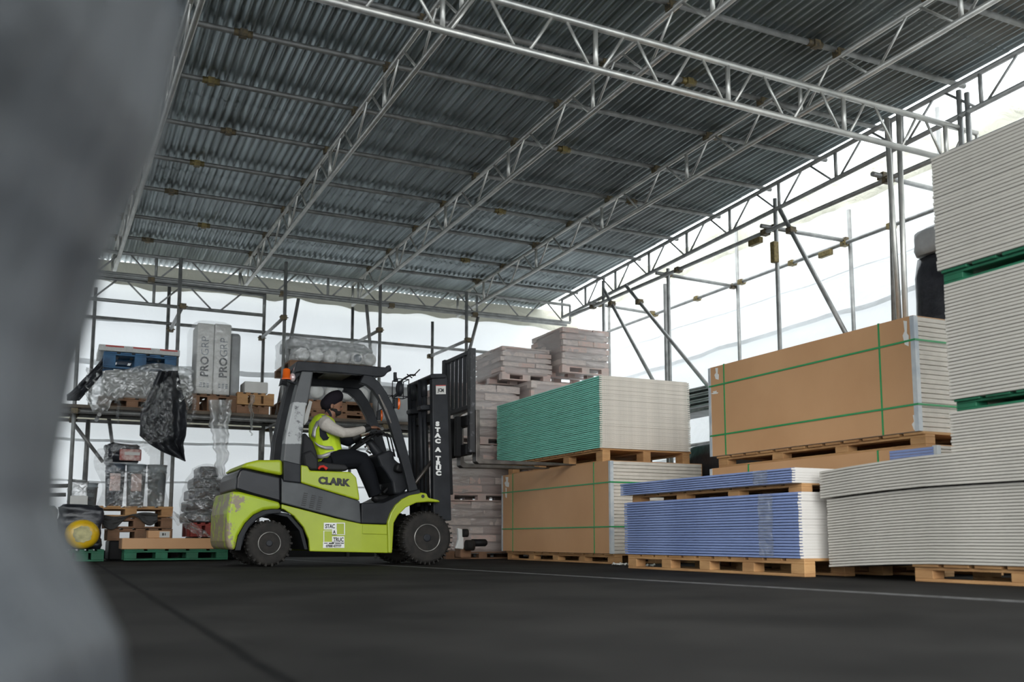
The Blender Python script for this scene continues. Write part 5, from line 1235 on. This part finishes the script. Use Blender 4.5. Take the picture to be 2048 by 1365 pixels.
# hand pallet truck parts beyond the front wheel
pt = thing('pallet_truck', 'dark hand pallet truck head on small wheels just beyond the forklift front wheel', 'pallet truck', (onY(932, 1100, 11.2).x, 11.2, 0))
c_ = onY(930, 1100, 11.2)
MB().box(c_.x - .08, 11.15, .03, c_.x + .07, 11.35, .16).build('truck_base', 'wood_old', pt, bevel=.02)
MB().lathe((c_.x + .0, 11.05, .19), (1, 0, 0), [(-.05, .05), (-.05, .065), (.05, .065), (.05, .05)], 20).build('wheel', 'rubber', pt)
MB().lathe((c_.x + .05, 11.1, .22), (1, 0, 0), [(0, .03), (0, .045), (.18, .045), (.2, .03)], 16).build('pump_cylinder', 'rim', pt)
MB().lathe((c_.x - .04, 11.1, .34), (1, 0, 0), [(-.03, .03), (-.03, .05), (.03, .05), (.03, .03)], 16).build('handle_hub', 'rubber', pt)
MB().prism([(c_.x - .16, 11.12, .15), (c_.x - .05, 11.12, .14), (c_.x - .05, 11.12, .27), (c_.x - .07, 11.12, .39), (c_.x - .13, 11.12, .40), (c_.x - .12, 11.12, .26)], (0, .05, 0)).build('white_cover', 'white', pt, bevel=.01)
# scraps on the floor at the pallets
for i, (px, py) in enumerate(((1250, 1133), (1305, 1135), (1352, 1131))):
    d_ = ray(px, py); t_ = -CAMZ / d_.z; p_ = C0 + d_ * t_; p_.x = min(p_.x, 5.12 + .1 * (i == 0)); 
    mb = MB(); mb.grid(lambda u, v: (p_.x + (u - .5) * .09, p_.y + (v - .5) * .16, .018 + .03 * abs(nz(u * 5 + i, v * 5)) + .012 * math.sin(u * 8)), 6, 8)
    o = mb.build('paper_scrap', 'paper_scrap'); tag(o, ['torn white wrapping scrap on the floor at the corner of the lower brown pack', 'flat white scrap on the floor before the blue board pallet', 'white scrap lying by the pallet under the blue boards'][i], 'paper scrap'); s_ = o.modifiers.new('thickness', 'SOLIDIFY'); s_.thickness = .002
    o.location.z = .002
# ================================================================== FOREGROUND wrapped load at the left edge, close to the lens
prof = [(1700, 268), (1365, 250), (1250, 205), (1150, 165), (1000, 116), (850, 116), (700, 136), (560, 155), (400, 184), (250, 210), (120, 244), (0, 284), (-120, 318), (-500, 372)]
fg = MB(); dF = .62; m_ = 44; k = 0; rows_ = []
for i in range(60):
    t = i / 59 * (len(prof) - 1); a = min(int(t), len(prof) - 2); f = t - a
    py = prof[a][0] * (1 - f) + prof[a + 1][0] * f; px = prof[a][1] * (1 - f) + prof[a + 1][1] * f
    e = C0 + _f * dF + _r * ((px - CX) / F * dF) + Vector((0, 0, (HOR - py) / F * dF))
    rows_.append((e, py))
W_ = .42
for i, (e, py) in enumerate(rows_):
    c = e - _r * W_ + _f * .10
    for j in range(m_):
        a = 2 * math.pi * j / m_; ca, sa = math.cos(a), math.sin(a)
        rx = math.copysign(abs(ca) ** .5, ca) * W_; ry = math.copysign(abs(sa) ** .5, sa) * .30
        w = .010 * nz(a * 2.2, e.z * 5) + .006 * nz(a * 7, e.z * 9)
        fg.v.append(Vector((c.x, c.y, e.z)) + _r * (rx + w) + _f * (ry + w))
for i in range(len(rows_) - 1):
    for j in range(m_): fg.f.append([i * m_ + j, i * m_ + (j + 1) % m_, (i + 1) * m_ + (j + 1) % m_, (i + 1) * m_ + j]); fg.m.append(0); fg.sm.append(True)
fg.f.append(list(range(m_))[::-1]); fg.m.append(0); fg.sm.append(False); fg.f.append([(len(rows_) - 1) * m_ + j for j in range(m_)]); fg.m.append(0); fg.sm.append(False)
for i in range(len(rows_)):                       # set each ring so that its right-hand edge follows the traced outline
    for it in range(3):
        best = -1e9
        for v in fg.v[i * m_:(i + 1) * m_]:
            d_ = v - C0; kk = d_.dot(_fw); px = CX + F * d_.dot(_r) / kk
            if kk > .05 and px > best: best = px; kb = kk
        want = None; t = i / 59 * (len(prof) - 1); a = min(int(t), len(prof) - 2); f = t - a; want = prof[a][1] * (1 - f) + prof[a + 1][1] * f
        for j in range(m_): fg.v[i * m_ + j] -= _r * ((best - want) * kb / F)
zmin = min(v.z for v in fg.v)
for v in fg.v:
    if v.z < .10: v.z = max(0.0, (v.z - zmin) / (.10 - zmin) * .10)
M['fgwrap'] = mat('grey_wrapped_load', (.022, .025, .028), .45, 0, (.065, .071, .078), 5, bump=1.0, bscale=7, stretch=(1, 1, .22), bdist=.03, spec=.6)
o = fg.build('wrapped_load', 'fgwrap'); tag(o, 'large blurred grey film wrapped load at the left edge, close to the camera', 'wrapped load')
